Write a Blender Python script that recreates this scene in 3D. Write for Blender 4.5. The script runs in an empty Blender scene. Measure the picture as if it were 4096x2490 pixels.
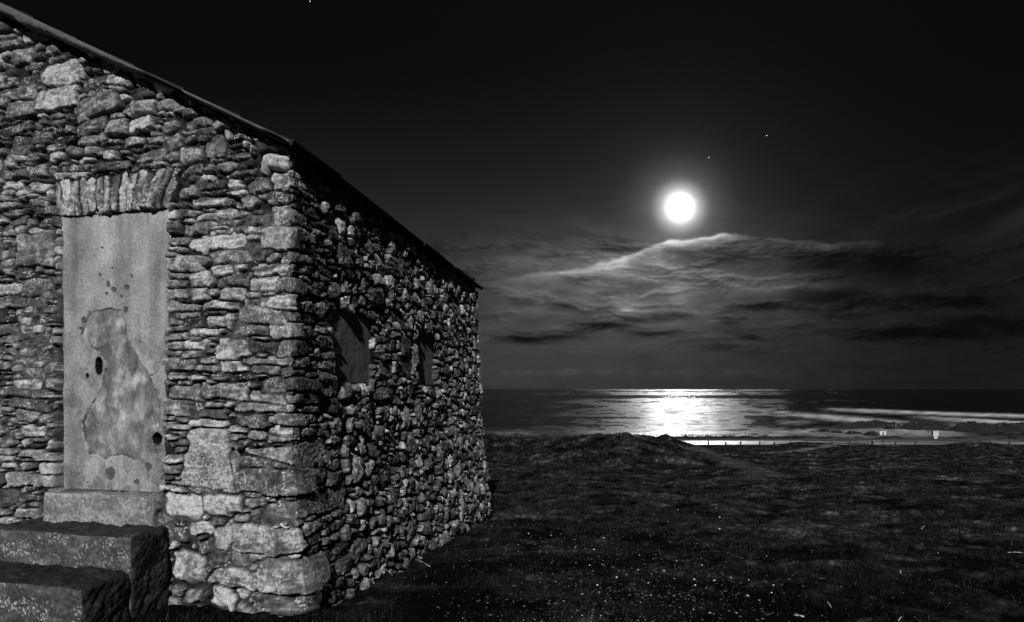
import bpy, math, random
import numpy as np
R = math.radians
random.seed(7)
RNG = np.random.default_rng(11)
SC = bpy.context.scene
COL = SC.collection

# ------------------------------------------------------------------ camera, world, light
# eye height is z = 0; the ground at the building corner lies 1.42 m lower
F = 2245.0                                   # focal length in pixels of a 4096 wide frame
cam_d = bpy.data.cameras.new('camera')
cam = bpy.data.objects.new('camera', cam_d)
COL.objects.link(cam)
cam_d.sensor_width = 36.0
cam_d.lens = 36.0 * F / 4096.0
cam_d.shift_y = (1557.0 - 1245.0) / 4096.0
cam_d.clip_start = 0.05
cam_d.clip_end = 80000.0
cam.location = (0, 0, 0)
cam.rotation_euler = (R(90), 0, 0)
SC.camera = cam

SC.view_settings.view_transform = 'Standard'
SC.view_settings.look = 'None'
SC.view_settings.exposure = 0.0
SC.view_settings.gamma = 1.0
SC.cycles.max_bounces = 5
SC.cycles.use_denoising = True

world = bpy.data.worlds.new("World")
SC.world = world
world.use_nodes = True
wn = world.node_tree.nodes
wn['Background'].inputs['Color'].default_value = (0.5, 0.5, 0.5, 1)
wn['Background'].inputs['Strength'].default_value = 0.035

sun_d = bpy.data.lights.new('sun', 'SUN')
sun = bpy.data.objects.new('sun', sun_d)
COL.objects.link(sun)
sun_d.energy = 2.9
sun_d.angle = R(1.2)
sun_d.color = (1.0, 1.0, 1.0)
SUN_AZ = 182.0        # bearing of the light, degrees clockwise from +Y
SUN_EL = 33.0
sun.rotation_euler = (R(90 - SUN_EL), 0, R(180 - SUN_AZ))

# ------------------------------------------------------------------ noise in numpy
def _h(ix, iy, seed):
    n = (ix.astype(np.int64) * 374761393 + iy.astype(np.int64) * 668265263 + seed * 974634777) & 0xffffffff
    n = ((n ^ (n >> 13)) * 1274126177) & 0xffffffff
    n = (n ^ (n >> 16)) & 0xffffffff
    return n.astype(np.float64) / 4294967295.0

def vnoise(x, y, seed=0):
    ix = np.floor(x); iy = np.floor(y)
    fx = x - ix; fy = y - iy
    ux = fx * fx * fx * (fx * (fx * 6 - 15) + 10); uy = fy * fy * fy * (fy * (fy * 6 - 15) + 10)
    def g(dx, dy):
        a = _h(ix + dx, iy + dy, seed) * 6.2831853
        return np.cos(a) * (fx - dx) + np.sin(a) * (fy - dy)
    a = g(0, 0); b = g(1, 0); c = g(0, 1); d = g(1, 1)
    return ((a + (b - a) * ux) + ((c + (d - c) * ux) - (a + (b - a) * ux)) * uy) * 1.5

def fbm(x, y, seed=0, octs=4, gain=0.5, lac=2.03):
    x, y = np.broadcast_arrays(x, y)
    if x.size > 400000:                       # work in slices to keep memory low
        shp = x.shape; xf = x.reshape(-1); yf = y.reshape(-1); out = np.empty(xf.shape, np.float32)
        for i in range(0, xf.size, 200000):
            out[i:i + 200000] = fbm(xf[i:i + 200000], yf[i:i + 200000], seed, octs, gain, lac)
        return out.reshape(shp)
    s = 0; a = 1.0; t = 0
    for k in range(octs):
        s = s + a * vnoise(x, y, seed + 17 * k); t += a
        a *= gain; x = x * lac + 3.1; y = y * lac - 1.7
    return s / t

def sstep(x, a, b):
    t = np.clip((x - a) / (b - a), 0, 1)
    return t * t * (3 - 2 * t)

def poly_sd(px, py, poly):
    """signed distance to a closed polygon, positive inside"""
    P = np.array(poly, float); n = len(P)
    d = np.full(px.shape, 1e9); ins = np.zeros(px.shape, bool)
    for i in range(n):
        ax, ay = P[i]; bx, by = P[(i + 1) % n]
        ex, ey = bx - ax, by - ay
        t = np.clip(((px - ax) * ex + (py - ay) * ey) / (ex * ex + ey * ey), 0, 1)
        d = np.minimum(d, np.hypot(px - ax - t * ex, py - ay - t * ey))
        c = ((ay > py) != (by > py))
        with np.errstate(divide='ignore', invalid='ignore'):
            xx = (bx - ax) * (py - ay) / (by - ay if by != ay else 1e-9) + ax
        ins ^= c & (px < xx)
    return np.where(ins, d, -d)

# ------------------------------------------------------------------ object helpers
def empty(name, loc=(0, 0, 0), **props):
    o = bpy.data.objects.new(name, None)
    COL.objects.link(o); o.location = loc
    tag(o, **props)
    return o

def tag(o, label=None, cat=None, group=None, kind=None):
    if label: o['label'] = label
    if cat: o['category'] = cat
    if group: o['group'] = group
    if kind: o['kind'] = kind
    return o

def link_mesh(name, me, mat=None, parent=None):
    o = bpy.data.objects.new(name, me)
    COL.objects.link(o)
    if mat: me.materials.append(mat)
    if parent is not None: o.parent = parent
    return o

def np_mesh(name, V, Fq, col=None, mat=None, parent=None, smooth=True, extra=None):
    """V (n,3) vertices, Fq (m,k) faces (k = 3 or 4), col per-vertex grey or attributes"""
    V = np.ascontiguousarray(V, dtype=np.float32); Fq = np.ascontiguousarray(Fq, dtype=np.int32)
    used = np.zeros(len(V), bool); used[Fq.ravel()] = True
    if not used.all():
        idx = np.cumsum(used) - 1
        V = V[used]; Fq = idx[Fq].astype(np.int32)
        if col is not None: col = col[used]
        if extra: extra = {k: v[used] for k, v in extra.items()}
    me = bpy.data.meshes.new(name)
    n, k = Fq.shape
    me.vertices.add(len(V)); me.vertices.foreach_set('co', V.ravel())
    me.loops.add(n * k); me.loops.foreach_set('vertex_index', Fq.ravel())
    me.polygons.add(n)
    me.polygons.foreach_set('loop_start', np.arange(0, n * k, k, dtype=np.int32))
    me.polygons.foreach_set('loop_total', np.full(n, k, dtype=np.int32))
    if smooth: me.polygons.foreach_set('use_smooth', np.ones(n, bool))
    me.update(calc_edges=True)
    if col is not None:
        a = me.attributes.new('tone', 'FLOAT', 'POINT'); a.data.foreach_set('value', np.ascontiguousarray(col, dtype=np.float32))
    if extra:
        for kk, v in extra.items():
            a = me.attributes.new(kk, 'FLOAT', 'POINT'); a.data.foreach_set('value', np.ascontiguousarray(v, dtype=np.float32))
    return link_mesh(name, me, mat, parent)

def grid_faces(nu, nv, keep=None):
    i = np.arange(nu - 1)[:, None] * nv + np.arange(nv - 1)[None, :]
    f = np.stack([i, i + nv, i + nv + 1, i + 1], -1)
    if keep is not None: f = f[keep]
    return f.reshape(-1, 4)

class MB:
    """collects boxes, tubes and lumps into one mesh"""
    def __init__(s): s.v = []; s.f = []
    def add(s, verts, faces):
        b = len(s.v); s.v += [tuple(p) for p in verts]; s.f += [tuple(b + i for i in f) for f in faces]
    def box(s, o, ax, ay, az):
        o = np.array(o, float); ax, ay, az = map(lambda q: np.array(q, float), (ax, ay, az))
        c = [o + i * ax + j * ay + k * az for k in (0, 1) for j in (0, 1) for i in (0, 1)]
        s.add(c, [(0, 2, 3, 1), (4, 5, 7, 6), (0, 1, 5, 4), (2, 6, 7, 3), (0, 4, 6, 2), (1, 3, 7, 5)])
    def tube(s, p, q, r0, r1=None, n=8):
        p = np.array(p, float); q = np.array(q, float); r1 = r0 if r1 is None else r1
        d = q - p; d /= np.linalg.norm(d)
        a = np.cross(d, (1, 0, 0) if abs(d[0]) < .9 else (0, 1, 0)); a /= np.linalg.norm(a); b = np.cross(d, a)
        c = []
        for e, r in ((p, r0), (q, r1)):
            for k in range(n):
                t = 6.28318 * k / n
                c.append(e + r * (a * math.cos(t) + b * math.sin(t)))
        f = [(k, (k + 1) % n, n + (k + 1) % n, n + k) for k in range(n)]
        s.add(c, f + [tuple(range(n))[::-1], tuple(range(n, 2 * n))])
    def build(s, name, mat, parent=None, bevel=0.0, smooth=False):
        me = bpy.data.meshes.new(name); me.from_pydata(s.v, [], s.f); me.update()
        o = link_mesh(name, me, mat, parent)
        if smooth: me.polygons.foreach_set('use_smooth', [True] * len(me.polygons))
        if bevel:
            m = o.modifiers.new('bevel', 'BEVEL'); m.width = bevel; m.segments = 2; m.limit_method = 'ANGLE'
        return o

# ------------------------------------------------------------------ materials
def mat_new(name):
    m = bpy.data.materials.new(name); m.use_nodes = True
    nt = m.node_tree
    return m, nt, nt.nodes['Principled BSDF']

def tone_material(name, rough=0.9, spec=0.25, grain=60.0, grain_amt=0.35, bump=0.004, bump_scale=45.0, fine=220.0, gain=1.0):
    """albedo from the per-vertex tone, broken up by procedural noise, plus noise bump"""
    m, nt, b = mat_new(name)
    N = nt.nodes; L = nt.links
    at = N.new('ShaderNodeAttribute'); at.attribute_name = 'tone'
    tc = N.new('ShaderNodeTexCoord')
    n1 = N.new('ShaderNodeTexNoise'); n1.inputs['Scale'].default_value = grain; n1.inputs['Detail'].default_value = 6
    n1.inputs['Roughness'].default_value = 0.7
    L.new(tc.outputs['Object'], n1.inputs['Vector'])
    mr = N.new('ShaderNodeMapRange'); mr.inputs[1].default_value = 0.3; mr.inputs[2].default_value = 0.7
    mr.inputs[3].default_value = (1 - grain_amt) * gain; mr.inputs[4].default_value = (1 + grain_amt) * gain
    L.new(n1.outputs[0], mr.inputs[0])
    mu = N.new('ShaderNodeMath'); mu.operation = 'MULTIPLY'
    L.new(at.outputs['Fac'], mu.inputs[0]); L.new(mr.outputs[0], mu.inputs[1])
    L.new(mu.outputs[0], b.inputs['Base Color'])
    b.inputs['Roughness'].default_value = rough
    b.inputs['Specular IOR Level'].default_value = spec
    n2 = N.new('ShaderNodeTexNoise'); n2.inputs['Scale'].default_value = bump_scale; n2.inputs['Detail'].default_value = 8
    n2.inputs['Roughness'].default_value = 0.75
    L.new(tc.outputs['Object'], n2.inputs['Vector'])
    bp = N.new('ShaderNodeBump'); bp.inputs['Strength'].default_value = 1.0; bp.inputs['Distance'].default_value = bump
    L.new(n2.outputs[0], bp.inputs['Height']); L.new(bp.outputs[0], b.inputs['Normal'])
    return m

def plain_material(name, grey, rough=0.8, noise=0.25, scale=20.0, bump=0.002, spec=0.3, metallic=0.0):
    m, nt, b = mat_new(name)
    N = nt.nodes; L = nt.links
    tc = N.new('ShaderNodeTexCoord')
    n1 = N.new('ShaderNodeTexNoise'); n1.inputs['Scale'].default_value = scale; n1.inputs['Detail'].default_value = 7
    n1.inputs['Roughness'].default_value = 0.65
    L.new(tc.outputs['Object'], n1.inputs['Vector'])
    mr = N.new('ShaderNodeMapRange'); mr.inputs[1].default_value = 0.3; mr.inputs[2].default_value = 0.7
    mr.inputs[3].default_value = grey * (1 - noise); mr.inputs[4].default_value = grey * (1 + noise)
    L.new(n1.outputs[0], mr.inputs[0]); L.new(mr.outputs[0], b.inputs['Base Color'])
    b.inputs['Roughness'].default_value = rough; b.inputs['Metallic'].default_value = metallic
    b.inputs['Specular IOR Level'].default_value = spec
    if bump:
        bp = N.new('ShaderNodeBump'); bp.inputs['Distance'].default_value = bump
        L.new(n1.outputs[0], bp.inputs['Height']); L.new(bp.outputs[0], b.inputs['Normal'])
    return m

M_STONE = tone_material('rubble stone', rough=0.88, spec=0.3, grain=55, grain_amt=0.5, bump=0.006, bump_scale=38)
M_CONC = tone_material('weathered render', rough=0.95, spec=0.15, grain=90, grain_amt=0.22, bump=0.002, bump_scale=70)
M_ROOF = plain_material('mossy slate', 0.025, 0.9, 0.5, 14, 0.008)
M_VERGE = plain_material('verge mortar', 0.20, 0.9, 0.45, 9, 0.004)
M_GROUND = tone_material('turf', rough=0.95, spec=0.0, grain=1.6, grain_amt=0.55, bump=0.02, bump_scale=9)
M_BLADE = tone_material('grass blades', rough=1.0, spec=0.0, grain=3.0, grain_amt=0.3, bump=0.0)
M_WOOD = plain_material('weathered post wood', 0.05, 0.9, 0.4, 12, 0.004)
M_SHELL = plain_material('bleached shell', 0.85, 0.35, 0.1, 40, 0.001, spec=0.6)
M_PEB = tone_material('gravel', rough=0.8, spec=0.3, grain=40, grain_amt=0.3, bump=0.001)
M_WHITE = plain_material('white enamel', 0.80, 0.5, 0.06, 6, 0.0)
M_DARK = plain_material('dark steel', 0.03, 0.6, 0.2, 6, 0.0)
M_ROCK = plain_material('wet reef rock', 0.018, 0.75, 0.6, 1.2, 0.15)
M_TWIG = plain_material('dry stalk', 0.5, 0.9, 0.2, 60, 0.001)

# ------------------------------------------------------------------ the frame of the building
C0 = np.array([-1.367, 3.62])                 # corner nearest the camera
TG = np.array([-0.976, 0.218]); TG /= np.linalg.norm(TG)   # along the gable, away from the corner
TS = np.array([-TG[1] * -1, TG[0] * -1])      # along the side wall
TS = np.array([0.218, 0.976]); TS /= np.linalg.norm(TS)
NG = -TS                                      # outward normals
NS = -TG
W, LEN = 5.2, 4.52
ZB = -2.05                                    # foundations
def roof_z(s): return 1.545 + 0.52 * np.minimum(s, W - s)

def g_sz(x, y, d=0.0):
    """picture point -> (s, z) on the gable plane"""
    k = (x - 2048.0) / F
    cx, cy = C0[0] - NG[0] * d, C0[1] - NG[1] * d      # d metres behind the wall plane
    s = (k * cy - cx) / (TG[0] - k * TG[1])
    Y = cy + s * TG[1]
    return s, (1557.0 - y) * Y / F
def w_tz(x, y):
    k = (x - 2048.0) / F
    t = (k * C0[1] - C0[0]) / (TS[0] - k * TS[1])
    Y = C0[1] + t * TS[1]
    return t, (1557.0 - y) * Y / F

# perimeter strip: u runs 0..W on the gable (u = W - s), W..W+LEN on the side wall, then behind
RC = 0.085
def perimeter(u):
    """point and outward normal on a rectangle with slightly rounded corners"""
    corners = [(C0 + TG * W, C0, NG, NS), ]
    P = np.zeros((len(u), 2)); Nn = np.zeros((len(u), 2))
    A = C0 + TG * W; B = C0; C = C0 + TS * LEN; D = A + TS * LEN
    pts = [A, B, C, D]; lens = [W, LEN, W, LEN]; nrm = [NG, NS, -NG, -NS]
    acc = 0
    for i in range(4):
        p, q = pts[i], pts[(i + 1) % 4]; d = (q - p) / lens[i]; n = nrm[i]; n2 = nrm[(i + 1) % 4]; n0 = nrm[i - 1]
        m = (u >= acc) & (u <= acc + lens[i])
        w = u[m] - acc
        P[m] = p + np.outer(w, d); Nn[m] = n
        # rounded ends
        def rnd(dist, corner_in, other, first):
            th = (1 - dist / RC) * (math.pi / 4)
            nn = np.outer(np.cos(th), n) + np.outer(np.sin(th), other)
            return corner_in + nn * RC, nn
        e = w > lens[i] - RC
        if e.any():
            cin = q - n * RC - n2 * RC
            pp, nn = rnd(lens[i] - w[e], cin, n2, False)
            ii = np.where(m)[0][e]; P[ii] = pp; Nn[ii] = nn
        e = w < RC
        if e.any():
            cin = p - n * RC - n0 * RC
            pp, nn = rnd(w[e], cin, n0, True)
            ii = np.where(m)[0][e]; P[ii] = pp; Nn[ii] = nn
        acc += lens[i]
    return P, Nn

PER = 2 * (W + LEN)
u_parts = [np.arange(0, W - 2.72, 0.03), np.arange(W - 2.72, W + 2.0, 0.0052), np.arange(W + 2.0, W + LEN + 0.25, 0.0068),
           np.arange(W + LEN + 0.25, PER + 0.001, 0.04)]
U = np.unique(np.concatenate(u_parts)); U = U[np.concatenate([[True], np.diff(U) > 0.002])]; U[-1] = PER
Z = np.arange(ZB, 3.02, 0.0058)
nu, nz = len(U), len(Z)
UU, ZZ = np.meshgrid(U, Z, indexing='ij')

# openings ------------------------------------------------------------
DS0, DS1 = g_sz(648, 1500)[0], g_sz(216, 1500)[0]      # door in s
DZ0, DZ1 = -0.735, 1.262
DOOR = (W - DS1, W - DS0, DZ0, DZ1)
WIN = [(W + 0.54, W + 1.19, 0.055, 0.60), (W + 2.15, W + 2.70, 0.045, 0.60)]

# --- stones: centre (u,z), half sizes a,b, rotation, tone, height, power, kind
ST = []
def stone(u, z, a, b, rot, tone, h, p=4.0, kind=0, lich=0.0): ST.append((u, z, a, b, rot, tone, h, p, kind, lich))
def gst(x0, y0, x1, y1, rot=0, tone=.26, h=.045, p=5.0, kind=0, lich=0.0):
    zc_ = g_sz((x0 + x1) / 2, (y0 + y1) / 2)[1]
    d_ = .030 - min(.06, max(-.055, .05 - .036 * (zc_ + 1.4))) - h * .6
    s0, z0 = g_sz(x0, y1, d_); s1, z1 = g_sz(x1, y0, d_)
    sm, zm0 = g_sz((x0 + x1) / 2, y1, d_); _, zm1 = g_sz((x0 + x1) / 2, y0, d_)
    stone(W - sm, (zm0 + zm1) / 2, abs(s0 - s1) / 2, abs(zm1 - zm0) / 2, R(rot), tone, h, p, kind, lich)
def qst(y0, y1, xa, xb, tone=.25, h=.055, lich=0.0, rot=0):
    """quoin that wraps the corner: from xa on the gable to xb on the side wall"""
    sa, _ = g_sz(xa, 1500); tb, _ = w_tz(xb, 1500)
    z0 = (1557 - y1) * C0[1] / F; z1 = (1557 - y0) * C0[1] / F
    u0, u1 = W - sa, W + tb
    stone((u0 + u1) / 2, (z0 + z1) / 2, (u1 - u0) / 2, (z1 - z0) / 2, R(rot), tone, h, 6.0, 3 if h >= .06 else 0, lich)

# voussoirs over the door
nv = 15
for i in range(nv):
    f = (i + .5) / nv
    x = 222 + f * (690 - 222)
    yb = 868 - f * 45; yt = 715 - f * 52 + 60 * max(0, .12 - f) * 8 * .4
    rot = -14 + 42 * f ** 1.3 + random.uniform(-3, 3)
    cx = x + math.tan(R(rot)) * 10
    hw = (690 - 222) / nv / 2 * random.uniform(.8, 1.15)
    gst(cx - hw, yt + random.uniform(-10, 14), cx + hw, yb + random.uniform(-2, 3), -rot, random.choice([.24, .3, .36, .42, .33]), random.uniform(.045, .075), 5.0, 2, .25)
# large squared and round stones that can be told apart
big = [
 (62, 925, 212, 1072, 1, .36, .06, 9, 3, .0), (10, 395, 143, 480, -3, .17, .05, 7, 3, 0), (138, 345, 300, 440, 4, .22, .055, 6, 3, .1),
 (285, 378, 478, 462, 14, .18, .06, 6, 3, 0), (85, 300, 150, 390, 5, .14, .03, 5, 0, 0), (408, 462, 506, 548, 0, .40, .06, 3, 1, .2),
 (508, 462, 610, 525, 12, .30, .05, 5, 3, 0), (640, 470, 705, 545, -8, .30, .05, 4, 1, .2), (655, 525, 725, 590, 12, .20, .055, 3, 1, 0),
 (480, 540, 565, 592, 5, .32, .045, 4, 1, 0), (712, 577, 818, 660, 0, .33, .06, 4, 1, .2), (603, 318, 700, 372, -10, .25, .05, 4, 1, 0),
 (255, 580, 330, 632, 8, .33, .055, 3, 1, 0), (182, 610, 248, 648, 0, .40, .05, 3, 1, 0), (330, 580, 405, 625, -4, .2, .05, 3, 1, 0),
 (550, 600, 650, 640, 6, .2, .03, 5, 0, 0), (170, 235, 330, 345, 10, .27, .035, 3, 0, .3), (420, 300, 520, 345, 0, .2, .04, 4, 0, 0),
 (480, 245, 570, 282, 0, .24, .04, 4, 0, .1), (520, 260, 600, 320, -10, .3, .04, 3, 1, .3), (890, 420, 960, 455, -10, .2, .04, 4, 0, 0),
 (800, 560, 900, 640, 20, .2, .03, 4, 0, .1), (1040, 600, 1180, 700, -6, .33, .07, 4, 1, .5), (740, 935, 985, 1000, 5, .33, .05, 5, 0, .5),
 (760, 1150, 830, 1200, 0, .25, .05, 4, 0, 0), (965, 770, 1090, 832, 3, .27, .055, 6, 3, .0), (960, 1220, 1165, 1300, -12, .25, .05, 4, 0, .1),
 (728, 1705, 930, 1962, 0, .20, .04, 5, 0, 1.0), (645, 1975, 802, 2076, -6, .38, .055, 3.5, 1, .2), (806, 1972, 967, 2072, 0, .33, .055, 3.5, 1, .6),
 (668, 2200, 830, 2340, -38, .22, .05, 3, 1, .1), (838, 2280, 1040, 2358, -6, .34, .055, 4, 0, .0), (745, 2095, 835, 2140, 6, .38, .05, 4, 1, 0),
 (720, 2178, 795, 2214, 0, .35, .04, 3, 1, 0), (915, 1800, 960, 1980, 10, .25, .02, 3, 0, .2), (850, 2100, 945, 2200, 10, .27, .045, 4, 0, .3),
 (0, 1895, 215, 1948, -2, .24, .05, 6, 0, .1), (60, 1805, 220, 1845, 0, .30, .05, 5, 0, 0), (205, 1575, 215, 1600, 0, .2, .05, 5, 0, 0),
 (60, 2095, 142, 2145, -6, .36, .05, 3.5, 1, 0), (45, 2150, 115, 2185, 0, .34, .05, 5, 0, 0), (70, 1830, 130, 1850, 0, .2, .04, 5, 0, 0),
 (1000, 1100, 1130, 1165, 3, .24, .05, 5, 0, .3), (680, 1540, 800, 1600, 0, .20, .04, 5, 0, 0), (790, 1530, 1000, 1600, -3, .32, .05, 4, 0, .2),
 (675, 1365, 830, 1400, 2, .28, .045, 5, 0, .1), (860, 1360, 1000, 1440, 2, .24, .045, 4, 0, .2), (830, 1000, 1000, 1060, 0, .24, .045, 5, 0, 0),
]
for q in big:
    gst(q[0], q[1], q[2], q[3], q[4], q[5], q[6], q[7], q[8], q[9])
# quoins, top to bottom
for q in [(655, 735, 1075, 1330, .27, .05, .4), (745, 800, 1010, 1230, .14, .04, .2), (806, 880, 1090, 1310, .30, .05, .3), (885, 985, 1030, 1265, .24, .065, .4),
          (992, 1036, 1120, 1290, .17, .035, .5), (1042, 1098, 1000, 1240, .28, .055, .4), (1104, 1165, 1100, 1280, .20, .065, .6), (1172, 1235, 1030, 1225, .27, .05, .3),
          (1242, 1278, 1130, 1300, .15, .035, .1), (1284, 1350, 1070, 1240, .28, .06, .3), (1357, 1420, 1110, 1290, .18, .045, .2), (1428, 1462, 960, 1230, .28, .05, .1),
          (1468, 1502, 1130, 1260, .14, .035, .1), (1508, 1570, 1040, 1300, .24, .06, .1), (1577, 1612, 1150, 1250, .17, .04, .1), (1618, 1652, 940, 1230, .30, .05, .1), (1658, 1704, 1110, 1300, .19, .045, .1),
          (1710, 1775, 1085, 1230, .30, .055, .1), (1782, 1858, 935, 1340, .20, .05, .1), (1875, 1988, 962, 1262, .24, .075, .3), (1996, 2088, 1060, 1395, .12, .045, .3), (2104, 2222, 930, 1215, .22, .07, .3),
          (2236, 2372, 1035, 1290, .17, .085, .2), (2380, 2450, 1020, 1240, .12, .09, .0)]:
    qst(*q[:4], tone=q[4], h=q[5], lich=q[6], rot=random.uniform(-1.5, 1.5))

def zone(u, z):
    if u < W:
        s = W - u
        if z > 1.25 + .1 * math.sin(s * 4): return 'top'
        if s > DS1: return 'left'
        if z < -.75: return 'base'
        return 'slab'
    t = u - W
    if t > LEN: return 'back'
    if t < .50 + .12 * math.sin(z * 9): return 'sslab'
    return 'side'

def pick(zn, cls, rnd):
    """half sizes, rotation, tone, height, power, kind, lichen"""
    k = (1.0, .75, .40, .0)[cls]
    if zn == 'slab':
        b = rnd.uniform(.024, .066) * (.45 + .55 * k); a = rnd.uniform(2.0, 4.8) * b; a = min(a, .22); return a, b, rnd.gauss(0, 4), rnd.choice([.10, .14, .18, .22, .26, .34]), rnd.uniform(.025, .065), 4.5, 0, rnd.choice([0, 0, .1, .3])
    if zn == 'top':
        if rnd.random() < .25:
            b = rnd.uniform(.045, .085) * (.35 + .65 * k); return b * rnd.uniform(1, 1.8), b, rnd.gauss(0, 14), rnd.choice([.14, .2, .28, .38]), rnd.uniform(.03, .07), 3, 1, rnd.choice([0, .3])
        b = rnd.uniform(.018, .055) * (.5 + .5 * k); a = min(rnd.uniform(2.2, 5.5) * b, .22); return a, b, rnd.gauss(4, 6), rnd.choice([.06, .09, .12, .17, .25]), rnd.uniform(.02, .06), 4, 0, rnd.choice([0, 0, .3])
    if zn == 'left':
        if rnd.random() < .18:
            b = rnd.uniform(.03, .055) * (.5 + .5 * k); return b * rnd.uniform(1, 1.5), b, rnd.gauss(0, 12), rnd.choice([.25, .35, .42]), rnd.uniform(.03, .06), 3, 1, 0
        b = rnd.uniform(.022, .058) * (.5 + .5 * k); a = min(rnd.uniform(1.8, 4.2) * b, .20); return a, b, rnd.gauss(0, 5), rnd.choice([.08, .12, .18, .24, .32]), rnd.uniform(.02, .055), 4, 0, rnd.choice([0, .1])
    if zn == 'base':
        b = rnd.uniform(.045, .09) * (.35 + .65 * k); return b * rnd.uniform(1, 2.0), b, rnd.gauss(0, 14), rnd.choice([.09, .14, .2, .28]), rnd.uniform(.02, .06), 3.4, rnd.choice([0, 1]), rnd.choice([0, .3])
    if zn == 'sslab':
        b = rnd.uniform(.024, .065) * (.5 + .5 * k); a = min(rnd.uniform(1.6, 3.8) * b, .19); return a, b, rnd.gauss(0, 7), rnd.choice([.1, .15, .2, .25]), rnd.uniform(.02, .05), 4, 0, rnd.choice([0, .2])
    b = rnd.uniform(.055, .145) * (.36 + .64 * k) if rnd.random() < .5 else rnd.uniform(.035, .09) * (.45 + .55 * k)
    asp = rnd.uniform(.55, 1.15) if rnd.random() < .7 else rnd.uniform(1.1, 2.0)
    return b * asp, b * (1.0 if asp < 1.1 else .75), rnd.gauss(0, 20), rnd.choice([.08, .11, .15, .2, .26, .36, .46]), rnd.uniform(.02, .095), rnd.uniform(2.3, 3.4), (1 if rnd.random() < .45 else 0), rnd.choice([0, 0, .25])

rnd = random.Random(5)
arr = np.zeros((14000, 4)); n_st = 0
for q in ST:
    arr[n_st] = (q[0], q[1], max(q[2], q[3] * abs(math.sin(q[4]))), q[3]); n_st += 1
def inside_open(u, z, a, b):
    for (a0, a1, b0, b1) in [DOOR] + WIN:
        if u + a * .35 > a0 and u - a * .35 < a1 and z + b * .8 > b0 and z - b * .8 < b1: return True
    return False
U_LO, U_HI = W - 2.75, W + LEN + .5
for cls, tries, thr in ((0, 7000, .90), (1, 16000, .83), (2, 30000, .77), (3, 16000, .78)):
    for _ in range(tries):
        u = rnd.uniform(U_LO, U_HI); z = rnd.uniform(-1.75, 2.95)
        if u < W:
            if z > roof_z(W - u) + .02: continue
        elif z > 1.56: continue
        zn = zone(u, z)
        a, b, rot, tone, h, p, kind, li = pick(zn, cls, rnd)
        if inside_open(u, z, a, b): continue
        A = arr[:n_st]
        m = np.maximum(np.abs(A[:, 0] - u) / (A[:, 2] + a), np.abs(A[:, 1] - z) / (A[:, 3] + b))
        if m.min() < thr: continue
        stone(u, z, a, b, R(rot), tone, h, p, kind, li)
        arr[n_st] = (u, z, a, b); n_st += 1
# rest of the perimeter, plain rubble
for (lo, hi, N_) in ((.05, U_LO, 900), (U_HI, PER - .05, 3500)):
    for _ in range(N_):
        u = rnd.uniform(lo, hi); z = rnd.uniform(-1.7, 2.9)
        a, b = rnd.uniform(.07, .14), rnd.uniform(.04, .09)
        A = arr[:n_st]
        m = np.maximum(np.abs(A[:, 0] - u) / (A[:, 2] + a), np.abs(A[:, 1] - z) / (A[:, 3] + b))
        if m.min() < .85: continue
        stone(u, z, a, b, rnd.gauss(0, .1), rnd.uniform(.15, .3), rnd.uniform(.03, .06), 3.5, 0, 0)
        arr[n_st] = (u, z, a, b); n_st += 1
print('stones', n_st)

# --- raster: nearest and second nearest stone in each stone's own metric
wu = UU + .009 * fbm(UU * 6, ZZ * 8, 3, 3) + .0045 * fbm(UU * 50, ZZ * 60, 5, 2)
wz = ZZ + .012 * fbm(UU * 4 + 7, ZZ * 7, 4, 3) + .0045 * fbm(UU * 36, ZZ * 60, 6, 2)
D1 = np.full((nu, nz), .2); D2 = np.full((nu, nz), .2)
ID = np.full((nu, nz), -1, np.int32)
for i, (u, z, a, b, rot, tone, h, p, kind, li) in enumerate(ST):
    ext = 1.05; pad = .06
    ru = ext * (a * abs(math.cos(rot)) + b * abs(math.sin(rot))) + pad; rz = ext * (a * abs(math.sin(rot)) + b * abs(math.cos(rot))) + pad
    i0, i1 = np.searchsorted(U, [u - ru, u + ru]); j0, j1 = np.searchsorted(Z, [z - rz, z + rz])
    if i1 <= i0 or j1 <= j0: continue
    du = wu[i0:i1, j0:j1] - u; dz = wz[i0:i1, j0:j1] - z
    c, s = math.cos(rot), math.sin(rot)
    x = du * c + dz * s; y = -du * s + dz * c
    if kind == 1 and i % 3 == 0:              # a sea-worn round stone
        d = ((np.abs(x / a) ** 2.6 + np.abs(y / b) ** 2.6) ** (1 / 2.6) - 1) * min(a, b)
    else:                                     # a broken, many-sided outline, distance in metres
        rp_ = random.Random(i * 7 + 1)
        lj = .04 if kind >= 2 else (.07 if a > 1.6 * b else .20); ej = .06 if kind >= 2 else .30
        pl = [(rp_.gauss(0, ej), a), (math.pi + rp_.gauss(0, ej), a), (math.pi / 2 + rp_.gauss(0, lj), b), (-math.pi / 2 + rp_.gauss(0, lj), b)]
        for sx in (1, -1):
            for sy in (1, -1):
                if rp_.random() < (.15 if kind == 2 else .25 if kind == 3 else .38 if kind != 1 else .9):
                    th_ = rp_.uniform(.5, 1.25) if a > 1.6 * b else rp_.uniform(.5, 1.1)
                    sup = a * math.cos(th_) + b * math.sin(th_)
                    pl.append((math.atan2(sy * math.sin(th_), sx * math.cos(th_)), sup * rp_.uniform(.82, .96)))
        d = np.full(x.shape, -9.)
        for (th_, rr_) in pl: d = np.maximum(d, math.cos(th_) * x + math.sin(th_) * y - rr_)
    s1 = D1[i0:i1, j0:j1]; s2 = D2[i0:i1, j0:j1]; k1 = ID[i0:i1, j0:j1]
    m1 = d < s1
    m2 = (~m1) & (d < s2)
    s2[m1] = s1[m1]; k1[m1] = i; s1[m1] = d[m1]
    s2[m2] = d[m2]
S = np.array(ST)
idc = np.maximum(ID, 0)
mn = np.minimum(S[:, 2], S[:, 3])
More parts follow.
